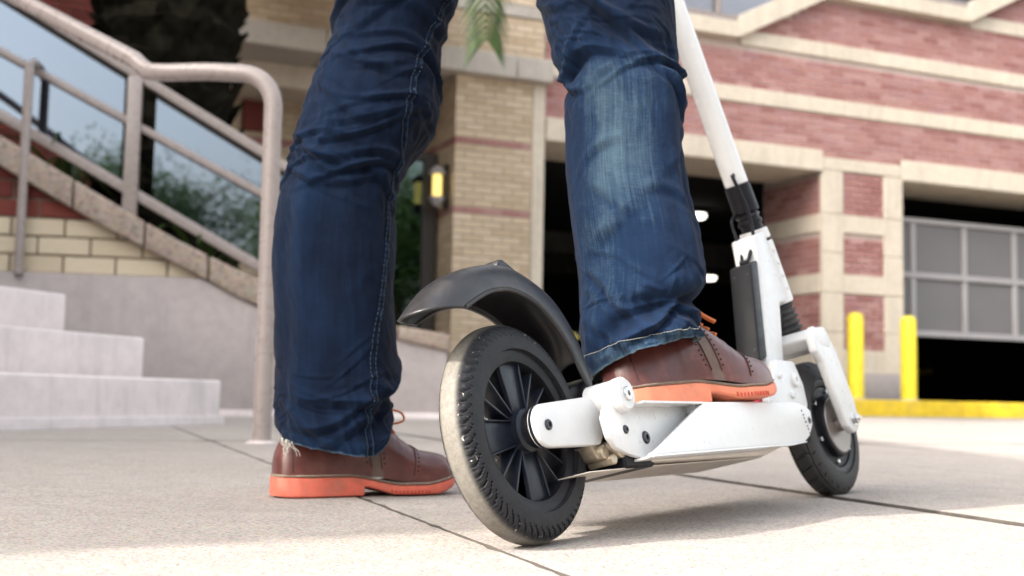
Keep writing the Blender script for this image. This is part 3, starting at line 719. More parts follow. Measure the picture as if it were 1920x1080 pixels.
strap_plant(wpt(-1.55, .55, 1.05), 16, .75, 'leafy strap plant behind the left glass panel'); strap_plant(wpt(-.75, .55, .62), 14, .6, 'low strap plant behind the right glass panel')
MB().box((-4.2, .42, .0), (.6, 1.6, .55)).build('planter_bed', 'mortard', cw, smooth=0)

# --- trees across the street, seen only as reflections
def tree(loc, h, r_, lab, seed):
    rg = np.random.default_rng(seed); t = empty('street_tree', loc); tag(t, lab, 'tree', 'trees across the street behind the viewpoint')
    mb = MB(); mb.tube([(0, 0, -.2), (.05, .02, h * .25), (-.05, .05, h * .5), (.02, 0, h * .8)], [.2, .16, .11, .04], 10)
    for i in range(9):
        a = i * 2.4; z0 = h * (.3 + .05 * i); d = Vector((math.cos(a), math.sin(a), .6)); mb.tube([(0, 0, z0), tuple(d * r_ * .4 + Vector((0, 0, z0))), tuple(d * r_ * .8 + Vector((0, 0, z0 + .2)))], [.07, .045, .015], 6)
    mb.build('trunk', 'bark2', t)
    N = 30000; cl = rg.normal(size=(26, 3)); cl = cl / np.linalg.norm(cl, axis=1)[:, None] * rg.uniform(.35, 1, (26, 1)) * np.array([r_, r_, r_ * .8]) + np.array([0, 0, h * .68])
    C_ = cl[rg.integers(0, 26, N)] + rg.normal(size=(N, 3)) * r_ * .2
    u = rg.normal(size=(N, 3)); u /= np.linalg.norm(u, axis=1)[:, None]; w = np.cross(u, rg.normal(size=(N, 3))); w /= np.linalg.norm(w, axis=1)[:, None]
    s_ = rg.uniform(.045, .075, (N, 1)); V = np.stack([C_ - u * s_, C_ + w * s_ * .5, C_ + u * s_, C_ - w * s_ * .5], 1).reshape(-1, 3); F = np.arange(N * 4).reshape(-1, 4)
    me = bpy.data.meshes.new('crown'); me.from_pydata(V.tolist(), [], F.tolist()); me.materials.append(MT['tree'])
    at = me.attributes.new('tone', 'FLOAT', 'POINT'); at.data.foreach_set('value', np.repeat(rg.random(N), 4).astype('f'))
    o = bpy.data.objects.new('crown', me); COL.objects.link(o); o.parent = t
tree((3.2, -13, -.2), 5.4, 2.2, 'round street tree across the road, nearer the right', 1); tree((-.8, -16, -.2), 5.8, 2.3, 'tall street tree across the road in the middle', 2); tree((11.5, -2.6, -.2), 6.2, 2.6, 'broad tree standing far to the right behind the viewpoint', 3)
ob = empty('street_building', (2, -26, -.2)); tag(ob, 'low dark shopfront building across the street behind the viewpoint', 'building')
MB().box((-16, -4, 0), (18, 0, 4.3)).build('wall', 'frame', ob, smooth=0); MB().box((-16.2, -4.2, 4.3), (18.2, .2, 4.7)).build('cornice', 'stone', ob)
for k in range(8): MB().box((-15 + k * 4.1, .0, .9), (-12 + k * 4.1, .05, 3.2)).build('window', 'glassd', ob)
# ================================================================== SCOOTER (local x forward, y left, z up; leans 14.5 degrees to its left)
HD, LN = R(55.8), R(14.5)
sa = Vector((math.cos(HD), math.sin(HD), 0)); w0_ = Vector((math.sin(HD), -math.cos(HD), 0)); zz_ = Vector((0, 0, 1))
sv = zz_ * math.cos(LN) - w0_ * math.sin(LN); sw = w0_ * math.cos(LN) + zz_ * math.sin(LN)
SM = Matrix((sa, -sw, sv)).transposed().to_4x4(); SO = Vector((.0332, 1.3319, .0012)); SM.translation = SO
scoot = empty('electric_scooter', matrix=SM); tag(scoot, 'white electric kick scooter with big black wheels leaning under the right foot', 'scooter')
def Lp(u, w, v): return (u, -w, v)
def sprism(poly, w0, w1, name, mat, parent=None, bev=.003, seg=2, smooth=40):
    return MB().prism(poly, -w0, -w1, 'y', bev, seg).build(name, mat, parent or scoot, smooth)
def cyl(u, v, w0, w1, r_, name, mat, parent=None, bev=.0015, n=28, hole=0):
    s = 1 if w1 > w0 else -1
    pr = [(r_, w0), (r_, w1 - s * bev), (r_ - bev, w1)]
    if hole: pr += [(hole, w1), (hole * .95, w1 - s * hole * 1.2), (.0004, w1 - s * hole * 1.2)]
    return MB().lathe(pr, (u, 0, v), (0, -1, 0), n).build(name, mat, parent or scoot, 35)
AX = .1215
def tyre(name, parent, u, v, Rr, hw, rin, kind):
    """revolved tyre with real grooves"""
    n = 720; m = 33
    prof = []
    for i in range(m):
        t = math.pi * (i / (m - 1)); c, s_ = math.cos(t), math.sin(t)
        e = 2.5; x = hw * math.copysign(abs(c) ** (2 / e), c); y = rin + (Rr - rin) * abs(s_) ** (2 / e); prof.append((x, y, t / math.pi))
    prof += [(-hw * .55, rin - .002, -1), (hw * .55, rin - .002, -1)]
    V = np.zeros((len(prof), n, 3)); tread = np.zeros((len(prof), n)); shoulder = np.zeros((len(prof), n)); ang = np.linspace(0, 2 * np.pi, n, endpoint=False)
    for i, (x, y, t) in enumerate(prof):
        d = np.zeros(n)
        if t >= 0:
            side = abs(t - .5) * 2                               # 0 crown, 1 bead
            if kind == 'rear':
                if .36 < side < .72:
                    ph = (ang / (2 * np.pi) * 64 + (t - .5) * 5.0 + .25 * np.sin(side * 9)) % 1
                    d = np.where((ph < .24), .0036, 0) * (1 if .39 < side < .69 else .4)
                    ph2 = (ang / (2 * np.pi) * 64 + .5) % 1
                    if .36 < side < .46: d = np.maximum(d, np.where(ph2 < .16, .0016, 0))
                if .75 < side < .785: d = np.full(n, .0011)
                tread[i] = 1 - np.clip((side - .20) / .14, 0, 1); shoulder[i] = np.clip((side - .24) / .1, 0, 1) * np.clip((.66 - side) / .1, 0, 1)
            else:
                if side < .62:
                    zg = (ang / (2 * np.pi) * 30 + .35 * np.abs(((t * 7) % 2) - 1)) % 1
                    d = np.where(zg < .10, .003, 0)
                    if abs(side - .33) < .035: d = np.maximum(d, .0025)
                tread[i] = .15
        y2 = y - d
        V[i, :, 0] = np.cos(ang) * y2; V[i, :, 2] = np.sin(ang) * y2; V[i, :, 1] = x * (1 - d * 8)
    k = len(prof); idx = np.arange(k * n).reshape(k, n); nx = np.roll(idx, -1, 1); ni = np.roll(idx, -1, 0); nxi = np.roll(nx, -1, 0)
    F = np.stack([idx, nx, nxi, ni], -1).reshape(-1, 4)
    V[:, :, 0] += u; V[:, :, 2] += v
    mb = MB(); mb.v = [tuple(p) for p in V.reshape(-1, 3).tolist()]; mb.f = [tuple(f) for f in F.tolist()]
    return mb.build(name, 'tyre', parent, 50, {'tread': tread.reshape(-1), 'shoulder': shoulder.reshape(-1)})
# rear wheel
rw = empty('rear_wheel'); rw.parent = scoot
tyre('tyre', rw, 0, AX, .1215, .0215, .0905, 'rear')
MB().lathe([(.0925, -.0165), (.0935, -.014), (.088, -.0125), (.0815, -.012), (.0795, -.008), (.0795, .008), (.0815, .012), (.088, .0125), (.0935, .014), (.0925, .0165), (.086, .0165), (.0775, .0145), (.0755, .009), (.0755, -.009), (.0775, -.0145), (.086, -.0165), (.0925, -.0165)], (0, 0, AX), (0, -1, 0), 96, False).build('rim', 'plastic', rw)
hubp = [(.0, -.034), (.016, -.034), (.018, -.03), (.018, -.02), (.024, -.017), (.024, .017), (.020, .020), (.020, .032), (.024, .0325), (.0245, .036), (.021, .0365), (.0, .0365)]
MB().lathe(hubp, (0, 0, AX), (0, -1, 0), 48, False).build('hub', 'spoke', rw)
def spoke_mesh(kind):
    mb = MB()
    if kind == 'wide':
        a0, a1 = .014, .0205; mb.prism([(.018, -a0), (.078, -a1), (.078, a1), (.018, a0)], -.008, .006, 'z', .0015, 2)
        mb.prism([(.018, -a0), (.078, -a1), (.078, -a1 + .0022), (.018, -a0 + .0022)], -.0115, .0115, 'z', .0008, 1)
        mb.prism([(.018, a0 - .0022), (.078, a1 - .0022), (.078, a1), (.018, a0)], -.0115, .0115, 'z', .0008, 1)
    else:
        mb.prism([(.018, -.0012), (.0785, -.0014), (.0785, .0014), (.018, .0012)], -.0105, .0105, 'z', .0006, 1)
    # polygon plane (radial, tangential) -> wheel plane; extrusion -> axle
    mb.v = [(p[0], p[2], p[1]) for p in mb.v]
    return mb.mesh('spoke', 'spoke', 40)
wide_me, thin_me = spoke_mesh('wide'), spoke_mesh('thin')
for k in range(4):
    a = R(95 + 90 * k); inst('spoke', wide_me, rw, (0, 0, AX), rot=(0, -a, 0))
    for off in (36, 56): inst('spoke_rib', thin_me, rw, (0, 0, AX), rot=(0, -(a + R(off)), 0))
# swing arm
arm = [(-.024 * math.sin(t), AX + .024 * math.cos(t)) for t in np.linspace(0, math.pi, 14)]
armR = [(.10, .1545)] + arm + [(.105, .0975), (.118, .110), (.120, .14)]
for s in (1, -1):
    ao = sprism(armR, s * .030, s * .0415, 'swing_arm', 'white', None, .0025, 3)
    cyl(0, AX, s * .0415, s * .0445, .006, 'axle_bolt', 'bolt', ao, .001, 20, .003)
    cyl(0, AX, s * .0235, s * .030, .022, 'axle_spacer', 'plastic', rw, .001, 32)
sprism([(.088, .1505), (.088, .10), (.128, .098), (.135, .14), (.12, .158)], -.030, .0298, 'arm_bridge', 'white', None, .004, 2)
# hinge barrel, lugs, pivot bolt
cyl(.130, .1500, .026, .066, .0195, 'hinge_barrel', 'white', None, .003, 40)
cyl(.130, .1500, -.066, -.026, .0195, 'hinge_barrel', 'white', None, .003, 40)
cyl(.130, .1500, .0622, .0745, .0205, 'hinge_lug', 'white', None, .003, 40)
cyl(.130, .1500, .0745, .0775, .0085, 'pivot_bolt', 'steel', None, .001, 28, .0035)
cyl(.104, .0885, -.03, .046, .0085, 'latch_pin', 'tarnish'); cyl(.126, .0905, .010, .056, .011, 'latch_roller', 'tarnish', None, .002)
cyl(.112, .079, .018, .052, .006, 'latch_pin', 'tarnish'); sprism([(.085, .098), (.135, .096), (.130, .080), (.095, .082)], .012, .040, 'latch_plate', 'tarnish', None, .002)
sprism([(.116, .13), (.124, .13), (.135, .085), (.127, .085)], .046, .056, 'latch_spring', 'steel', None, .002)
# deck
plate = [(.088, .125), (.108, .150), (.128, .169), (.148, .162), (.156, .139), (.50, .1405), (.50, .077), (.160, .0755), (.126, .083), (.104, .090), (.092, .102)]
for s in (1, -1):
    sprism(plate, s * .054, s * .062, 'deck_end_plate', 'white', None, .0022, 2)
    shell = [(.300, .1345), (.315, .1400), (.48, .1422), (.628, .1435), (.664, .139), (.684, .130), (.678, .108), (.656, .0915), (.628, .0818), (.571, .0785), (.1400, .0735), (.1440, .0785), (.158, .0815)]
    sprism(shell, s * .0755, s * .083, 'deck_side', 'white', None, .003, 3)
    sprism([(.140, .0730), (.572, .0780), (.630, .0815), (.630, .0835), (.572, .0805), (.142, .0755)], s * .083, s * .0862, 'deck_flange', 'white', None, .001)
    MB().box(Lp(.15, s * .0546, .1376), Lp(.31, s * .0828, .1402)).build('deck_edge', 'white', scoot)
    sprism([(.15, .0735), (.50, .0765), (.50, .0795), (.15, .0765)], s * .0546, s * .0758, 'deck_flange', 'white', None, .0005)
    for (u, v, r_) in ((.131, .1105, .0052), (.176, .1005, .0078)):
        if s > 0: cyl(u, v, .062, .0648, r_, 'deck_bolt', 'bolt', None, .0014, 24, r_ * .45)
MB().box(Lp(.300, .0752, .128), Lp(.665, -.0752, .1418), .002, 2).build('deck_plate', 'white', scoot)
MB().box(Lp(.157, .0536, .1345), Lp(.2995, -.0536, .1416), .001, 1).build('deck_plate', 'white', scoot)
MB().box(Lp(.165, .058, .1418), Lp(.655, -.058, .1438), .0006, 1).build('grip_mat', 'rubber', scoot)
MB().prism([(.19, .0715), (.53, .0700), (.60, .081), (.60, .10), (.19, .10)], -.058, .058, 'y', .004, 2).build('battery_tray', 'alu', scoot)
MB().box(Lp(.128, .055, .067), Lp(.2, -.055, .0985), .003, 1).build('tray_end', 'plastic', scoot)
MB().prism([(.05, .0655), (.19, .0675), (.53, .0685), (.53, .0699), (.19, .0690), (.05, .0668)], -.052, .050, 'y', .0006, 1).build('skid_plate', 'alu', scoot)
sprism([(.64, .128), (.68, .126), (.672, .105), (.65, .09), (.60, .083), (.60, .128)], -.0745, .0745, 'deck_nose', 'white', None, .004, 2)
cyl(.668, .1150, .083, .0842, .0052, 'nose_bolt', 'bolt', None, .0008, 20, .002)
for i, (h, wd) in enumerate(((.0035, .004), (.0022, .0065), (.0035, .003), (.003, .0055), (.0018, .006), (.0035, .0035), (.0025, .005))):
    u = .6435 + i * .0019; v = .128 - i * .0056
    MB().box(Lp(u, .0829, v), Lp(u + wd, .08325, v + h)).build('printed_mark', 'print', scoot, smooth=0)
# strut from the deck up to the steering head
gus = [(.640, .142), (.655, .175), (.712, .223), (.782, .223), (.800, .185), (.798, .150), (.775, .128), (.69, .128)]
for s in (1, -1):
    sprism(gus, s * .024, s * .040, 'strut_gusset', 'white', None, .004, 3)
    for u, v, r_ in ((.760, .190, .012), (.735, .165, .006), (.700, .195, .004)): 
        if s > 0: cyl(u, v, .040, .046, r_, 'strut_boss', 'white', None, .002, 24, r_ * .4)
sprism([(.712, .150), (.716, .215), (.786, .395), (.792, .445), (.850, .462), (.876, .338), (.836, .330), (.786, .222), (.79, .150)], -.0215, .0215, 'strut', 'white', None, .004, 3)
sprism([(.668, .158), (.708, .196), (.716, .184), (.69, .158)], -.010, .010, 'fold_lever', 'redp', None, .003)
box_ = sprism([(.752, .392), (.7855, .402), (.726, .232), (.692, .224)], -.0195, .0195, 'controller_box', 'plastic', None, .003, 3)
for w_, v_ in ((.012, .245), (-.012, .245), (.012, .375), (-.012, .375)):
    uu_ = .692 + (v_ - .224) * (.06 / .168); MB().lathe([(.0022, -.001), (.0022, .0008)], (uu_, -w_, v_), (-.94, 0, .33), 12).build('box_screw', 'bolt', box_)
# steering axis
AXd = Vector((-.283, 0, 1)).normalized(); AB = Vector((.905, 0, .275))
def axp(v): return AB + AXd * ((v - .275) / AXd.z)
def seg(v0, v1, r0_, r1_, name, mat, n=40, bev=.0015):
    a, b = axp(v0), axp(v1); L = (b - a).length
    return MB().lathe([(r0_ - bev, 0), (r0_, bev), (r1_, L - bev), (r1_ - bev, L)], a, b - a, n).build(name, mat, scoot, 35)
stem = seg(.548, 1.02, .0205, .0198, 'stem_tube', 'white2')
seg(.500, .5475, .0228, .0222, 'stem_collar', 'plastic'); seg(.468, .4995, .0185, .0185, 'headset', 'plastic')
seg(.478, .486, .0215, .0215, 'headset_ring', 'plastic'); seg(.4915, .496, .021, .021, 'headset_ring', 'bolt')
seg(.450, .4675, .0255, .0250, 'head_ring', 'white'); seg(.445, .4497, .0238, .0238, 'head_gap', 'black')
seg(.338, .4447, .0262, .0262, 'head_tube', 'white')
a, b = axp(.278), axp(.3375); L = (b - a).length; pr = []
for i in range(6):
    z = L * i / 6; pr += [(.0195, z), (.0285 - i * .0008, z + L / 12), (.0195, z + L / 6 - .0002)]
MB().lathe(pr, a, b - a, 40).build('bellows', 'rubber', scoot, 60)
for i in range(4):
    p = axp(.425 - i * .022); MB().lathe([(.003, 0), (.003, .0012), (.002, .0018)], (p.x - .006, -.0258, p.z), (0, -1, 0), 14).build('head_rivet', 'white', scoot)
cp = axp(.484); MB().lathe([(.005, 0), (.005, .012), (.004, .013)], (cp.x + .018, 0, cp.z + .004), (1, 0, .2), 16).build('clamp_screw', 'steel', scoot)
# fork
crown = [(.845, .262), (.862, .279), (.905, .283), (.922, .262), (.905, .243), (.865, .246)]
sprism(crown, -.062, .062, 'fork_crown', 'white', None, .004, 3)
farm = [(.838, .264), (.856, .281), (.910, .274), (.938, .242), (.965, .155), (.967, .126), (.950, .103), (.926, .098), (.903, .110), (.874, .185), (.862, .220), (.840, .238)]
for s in (1, -1):
    fo = sprism(farm, s * .047, s * .0615, 'fork_arm', 'white', None, .004, 3)
    MB().lathe([(.012, 0), (.012, .002), (.0095, .002), (.0095, .009), (.008, .0105)], (.932, -s * .0615, .1215), (0, -s, 0), 6).build('axle_nut', 'steel', fo, 20)
    MB().lathe([(.005, .0105), (.005, .0125), (.004, .0135)], (.932, -s * .0615, .1215), (0, -s, 0), 16).build('axle_end', 'steel', fo)
# front motor wheel
fw = empty('front_wheel'); fw.parent = scoot; fw.location = (.930, -.003, .1180); fw.rotation_euler = (0, 0, R(-2.5))
tyre('tyre', fw, 0, 0, .1172, .0245, .083, 'front')
MB().lathe([(.0845, -.021), (.078, -.0225), (.071, -.020), (.068, -.012), (.068, .012), (.071, .020), (.078, .0225), (.0845, .021)], (0, 0, 0), (0, -1, 0), 80, False).build('rim', 'plastic', fw)
for s in (1, -1):
    MB().lathe([(.0, s * .012), (.0685, s * .012), (.0685, s * .018), (.054, s * .019), (.0535, s * .0285), (.050, s * .031), (.0, s * .031)], (0, 0, 0), (0, -1, 0), 64, False).build('motor_shell', 'plastic', fw, 30)
    MB().lathe([(.0485, s * .0308), (.047, s * .0328), (.012, s * .0332), (.012, s * .045), (.0, s * .045)], (0, 0, 0), (0, -1, 0), 64, False).build('motor_cover', 'motor', fw, 30)
for k in range(6):
    t = R(20 + 60 * k); MB().lathe([(.0042, .018), (.0042, .0225), (.003, .0235)], (.0615 * math.cos(t), 0, .0615 * math.sin(t)), (0, -1, 0), 12).build('motor_screw', 'steel', fw)
# fender: crown line and side edges, lofted
crownl = [(.150, .205), (.139, .2427), (.1015, .2845), (.052, .3055), (.009, .3125), (-.036, .306), (-.080, .2930), (-.114, .2755), (-.152, .2450)]
edgel = [(.136, .158), (.114, .187), (.098, .215), (.0705, .2455), (.0397, .2645), (-.005, .2745), (-.045, .2700), (-.075, .2600), (-.1010, .2480)]
wid = [.026, .028, .030, .031, .032, .033, .034, .035, .034]
rows = spline([(*c, *e, w) for c, e, w in zip(crownl, edgel, wid)], 70); V = []; m = 27
for cu, cv, eu, ev, w in rows:
    for j in range(m):
        t = -1 + 2 * j / (m - 1); k = abs(t) ** 2.3
        V.append(Lp(cu + (eu - cu) * k, w * math.sin(t * math.pi / 2) ** 1 if True else 0, cv + (ev - cv) * k))
F = [(i * m + j, i * m + j + 1, (i + 1) * m + j + 1, (i + 1) * m + j) for i in range(len(rows) - 1) for j in range(m - 1)]
fd = MB().add(V, F).build('rear_fender', 'fender', scoot, 60)
so = fd.modifiers.new('thickness', 'SOLIDIFY'); so.thickness = .0026; so.offset = 0
rib = []
for s in (1, -1):
    pts = [Lp(r_[2], s * (r_[4] + .0008), r_[3]) for r_ in rows]; MB().tube(pts, .0022, 8).build('edge_bead', 'fender', fd)
pts = [Lp(r_[0] + .001, 0, r_[1] + .001) for r_ in rows[18:34]]
MB().prism([(.010, .3125), (.016, .3205), (.024, .3215), (.052, .3085), (.066, .300), (.060, .296)], -.011, .011, 'y', .003, 3).build('fender_tab', 'fender', fd)
sprism([(.085, .156), (.10, .17), (.15, .185), (.155, .165), (.15, .158)], -.02, .02, 'fender_mount', 'plastic', None, .003)
# cables
def lcable(pts, r_, name='cable'): MB().tube([tuple(p) for p in spline(pts, 40)], r_, 10).build(name, 'plastic', scoot)
c0 = axp(.560); c1 = axp(.49); c2 = axp(.455)
lcable([(c0.x - .019, -.004, c0.z), (c0.x - .030, -.010, c0.z - .012), (c1.x - .034, -.014, c1.z + .01), (c2.x - .040, -.012, c2.z - .006), (.785, -.010, .415), (.772, -.006, .398)], .0032)
lcable([(c1.x - .020, .012, c1.z + .008), (c1.x - .040, .016, c1.z - .008), (c2.x - .052, .014, c2.z), (.792, .008, .42), (.778, .006, .402)], .0028)
MB().lathe([(.0058, -.001), (.0058, .001), (.0035, .0015)], (c0.x - .019, -.004, c0.z), (-1, 0, -.2), 16).build('cable_grommet', 'black', scoot)
cyl(.773, .400, -.006, .010, .005, 'cable_gland', 'plastic')
# handlebar above the picture
hb = axp(1.02)
MB().tube([(hb.x + .03, .24, hb.z + .005), (hb.x + .01, .12, hb.z), (hb.x, 0, hb.z), (hb.x + .01, -.12, hb.z), (hb.x + .03, -.24, hb.z + .005)], .0125, 16).build('handlebar', 'plastic', scoot)
for s in (1, -1): MB().tube([(hb.x + .0155, s * .15, hb.z + .002), (hb.x + .03, s * .245, hb.z + .005)], .0165, 16).build('grip', 'rubber', scoot)
# ================================================================== PERSON (legs in jeans, brogues; the picture is cut at the thighs)
PB = Vector((-.06, 1.78, gz(1.78)))
person = empty('person', PB); tag(person, 'person in dark blue jeans and brown brogues, right foot on the scooter deck', 'person')
def g(x, s): return math.exp(-.5 * (x / s) ** 2)
def adiff(a, b): return (a - b + math.pi) % (2 * math.pi) - math.pi
def make_leg(rows, folds, dents, seed, amp, fade_fn, hem_fn, NR=330, NS=260):
    """rows: z, x, y, rx, ry from the hem upwards -> grid of points, fade values, uv"""
    G = spline(rows, NR); rng = np.random.default_rng(seed); th_ = np.linspace(0, 2 * np.pi, NS, endpoint=False)
    P = np.zeros((NR, NS, 3)); fade = np.zeros((NR, NS)); UV = np.zeros((NR, NS, 2))
    z0 = G[0, 0]
    for i in range(NR):
        z, x, y, rx, ry = G[i]
        ex = 2.25
        c, s_ = np.cos(th_), np.sin(th_)
        kx = np.sign(c) * np.abs(c) ** (2 / ex); ky = np.sign(s_) * np.abs(s_) ** (2 / ex)
        d = np.zeros(NS)
        for (fz, ft, sl, zw, tw, am) in folds:
            if abs(z - fz) > .2: continue
            da = (th_ - ft + np.pi) % (2 * np.pi) - np.pi
            q = (z - fz - sl * da - .02 * np.sin(da * 2.3 + ft * 5)) / zw
            prof = np.exp(-np.abs(q) ** 1.35) - .75 * np.exp(-np.abs((q + 1.6) / .9) ** 1.35)
            d += 1.2 * am * prof * np.exp(-.5 * (da / tw) ** 2)
        for (fz, ft, sl, zw, tw, am) in dents:
            da = (th_ - ft + np.pi) % (2 * np.pi) - np.pi
            d += am * np.exp(-.5 * ((z - fz - sl * da) / zw) ** 2) * np.exp(-.5 * (da / tw) ** 2)
        nv = np.array([noise.noise(Vector((math.cos(t) * 1.6 + seed, math.sin(t) * 1.6, z * 11))) for t in th_[::4]])
        nv = np.interp(np.arange(NS), np.arange(0, NS, 4), nv, period=NS)
        nf = np.array([noise.noise(Vector((math.cos(t) * 3.5 + seed * 3, math.sin(t) * 3.5, z * 38 + math.cos(t) * 4))) for t in th_[::2]])
        nf = np.interp(np.arange(NS), np.arange(0, NS, 2), nf, period=NS)
        a = amp(z); d = d + nv * .0055 * (.6 + .4 * a) + (1 - np.abs(nf) * 2) * .0028 * a
        P[i, :, 0] = x + kx * (rx + d); P[i, :, 1] = y + ky * (ry + d); P[i, :, 2] = z + hem_fn(th_) * math.exp(-max(0, z - z0) / .06)
        fade[i] = [fade_fn(z, t) for t in th_] + np.clip(d * 16, -.12, .16)
        UV[i, :, 0] = th_ * .09; UV[i, :, 1] = z
    return P, fade, UV
jv, jf, jfade, juv = [], [], [], []
def add_grid(P, fade, UV):
    k = len(jv); NR, NS, _ = P.shape
    jv.extend(map(tuple, (P.reshape(-1, 3) - np.array(PB)).tolist())); jfade.extend(fade.reshape(-1).tolist()); juv.extend(UV.reshape(-1, 2).tolist())
    idx = np.arange(NR * NS).reshape(NR, NS) + k; nx = np.roll(idx, -1, 1)
    jf.extend(map(tuple, np.stack([idx[:-1], nx[:-1], nx[1:], idx[1:]], -1).reshape(-1, 4).tolist()))
rg = random.Random(11)
# left leg, straight under the body, foot on the pavement
# rows: z, x, y and the two half-widths in metres
rowsL = [(0.0833, -0.2641, 1.8880, 0.0837, 0.0779), (0.0970, -0.2670, 1.8880, 0.0870, 0.0809), (0.1213, -0.2690, 1.8880, 0.0874, 0.0813), (0.1399, -0.2721, 1.8880, 0.0858, 0.0798), (0.1595, -0.2683, 1.8880, 0.0911, 0.0847), (0.1987, -0.2680, 1.8890, 0.0928, 0.0863), (0.2726, -0.2718, 1.8900, 0.0924, 0.0860), (0.3387, -0.2760, 1.8900, 0.0912, 0.0848), (0.4137, -0.2752, 1.8900, 0.0912, 0.0848), (0.4851, -0.2687, 1.8900, 0.0892, 0.0829), (0.5247, -0.2527, 1.8880, 0.0960, 0.0893), (0.5547, -0.2378, 1.8850, 0.1037, 0.0964), (0.5856, -0.2280, 1.8820, 0.1039, 0.0966), (0.6234, -0.2198, 1.8800, 0.1005, 0.0935), (0.6732, -0.2094, 1.8750, 0.0909, 0.0845), (0.7145, -0.1997, 1.8700, 0.0870, 0.0809), (0.7626, -0.1893, 1.8600, 0.0906, 0.0842), (.84, -.158, 1.84, .098, .095), (.90, -.125, 1.82, .10, .10)]
foldL = []
for i in range(24):                                        # creases gathered round the knee
    foldL.append((rg.uniform(.47, .68), rg.uniform(R(222), R(325)), rg.uniform(-.035, .02), rg.uniform(.0045, .0085), rg.uniform(.35, .8), rg.uniform(.0028, .0058)))
for i in range(7): foldL.append((rg.uniform(.70, .80), rg.uniform(R(200), R(330)), rg.uniform(.0, .07), rg.uniform(.006, .01), rg.uniform(.4, .8), rg.uniform(.003, .005)))
for i in range(8): foldL.append((rg.uniform(.09, .19), rg.uniform(R(250), R(380)), rg.uniform(-.05, .05), rg.uniform(.006, .010), rg.uniform(.3, .6), rg.uniform(.003, .006)))
for i in range(24): foldL.append((rg.uniform(.44, .80), rg.uniform(R(190), R(345)), rg.uniform(-.04, .04), rg.uniform(.0022, .004), rg.uniform(.12, .3), rg.uniform(.0008, .0018)))
for i in range(26): foldL.append((rg.uniform(.08, .22), rg.uniform(R(190), R(355)), rg.uniform(-.06, .06), rg.uniform(.0025, .0045), rg.uniform(.12, .3), rg.uniform(.0008, .0018)))
dentL = [(.137, R(345), .03, .010, .5, -.013), (.165, R(330), .02, .022, .5, .006), (.30, R(225), 0, .12, .14, -.004), (.36, R(248), 0, .13, .12, .004), (.545, R(345), -.02, .03, .45, -.010), (.44, R(350), .02, .03, .3, -.006)]
ampL = lambda z: .35 + .9 * g(z - .57, .10) + .8 * g(z - .11, .05)
def fadeL(z, t): return .24 + .16 * g(z - .40, .09) * g(adiff(t, R(238)), .35) + .10 * g(z - .50, .05) * g(adiff(t, R(215)), .3) + (.25 if z < .10 else 0) - .10 * g(adiff(t, R(345)), .3)
hemL = lambda th_: np.interp(np.degrees(th_), [0, 40, 90, 140, 180, 225, 265, 295, 318, 338, 350, 360], [.030, .034, .026, .018, .015, .006, -.006, -.015, -.014, .002, .020, .030])
PLg, fL, uL = make_leg(rowsL, foldL, dentL, 3, ampL, fadeL, hemL); add_grid(PLg, fL, uL)
# right leg, knee bent, foot on the deck
rowsR = [(0.2132, 0.1765, 1.6250, 0.0703, 0.0654), (0.2252, 0.1721, 1.6250, 0.0752, 0.0700), (0.2428, 0.1706, 1.6250, 0.0774, 0.0719), (0.2641, 0.1690, 1.6260, 0.0767, 0.0713), (0.2797, 0.1661, 1.6270, 0.0725, 0.0674), (0.2956, 0.1714, 1.6280, 0.0772, 0.0718), (0.3287, 0.1727, 1.6300, 0.0808, 0.0751), (0.3867, 0.1655, 1.6350, 0.0832, 0.0773), (0.4455, 0.1542, 1.6400, 0.0802, 0.0746), (0.4977, 0.1502, 1.6450, 0.0787, 0.0732), (0.5431, 0.1509, 1.6500, 0.0796, 0.0741), (0.5853, 0.1494, 1.6550, 0.0799, 0.0743), (0.6068, 0.1445, 1.6600, 0.0779, 0.0725), (0.6223, 0.1371, 1.6620, 0.0809, 0.0753), (0.6404, 0.1345, 1.6650, 0.0843, 0.0784), (0.6684, 0.1294, 1.6700, 0.0882, 0.0820), (0.7174, 0.1221, 1.6800, 0.0946, 0.0880), (.78, .112, 1.70, .098, .10), (.86, .09, 1.72, .102, .105), (.90, .07, 1.73, .10, .10)]
foldR = []
for i in range(8): foldR.append((rg.uniform(.575, .655), rg.uniform(R(190), R(340)), rg.uniform(-.05, .05), rg.uniform(.005, .009), rg.uniform(.35, .75), rg.uniform(.004, .007)))
for i in range(5): foldR.append((rg.uniform(.66, .72), rg.uniform(R(200), R(330)), rg.uniform(-.08, -.02), rg.uniform(.006, .010), rg.uniform(.4, .8), rg.uniform(.004, .006)))
for i in range(7): foldR.append((rg.uniform(.22, .32), rg.uniform(R(250), R(360)), rg.uniform(-.05, .04), rg.uniform(.006, .011), rg.uniform(.3, .6), rg.uniform(.004, .007)))
for i in range(6): foldR.append((rg.uniform(.35, .53), rg.uniform(R(195), R(345)), rg.uniform(-.12, .12), rg.uniform(.008, .014), rg.uniform(.25, .45), rg.uniform(.002, .0035)))
for i in range(34): foldR.append((rg.choice((rg.uniform(.56, .70), rg.uniform(.20, .36))), rg.uniform(R(190), R(350)), rg.uniform(-.06, .06), rg.uniform(.0025, .0045), rg.uniform(.12, .3), rg.uniform(.0010, .0022)))
dentR = [(.278, R(318), .012, .011, .42, -.017), (.262, R(270), .03, .014, .4, -.008), (.300, R(310), .01, .016, .5, .007), (.44, R(338), -.05, .06, .12, -.006), (.40, R(318), -.05, .06, .10, .004), (.605, R(215), .03, .010, .7, -.007), (.632, R(300), -.03, .011, .6, -.007), (.24, R(232), .05, .012, .4, -.008)]
ampR = lambda z: .35 + .8 * g(z - .62, .05) + .8 * g(z - .27, .05)
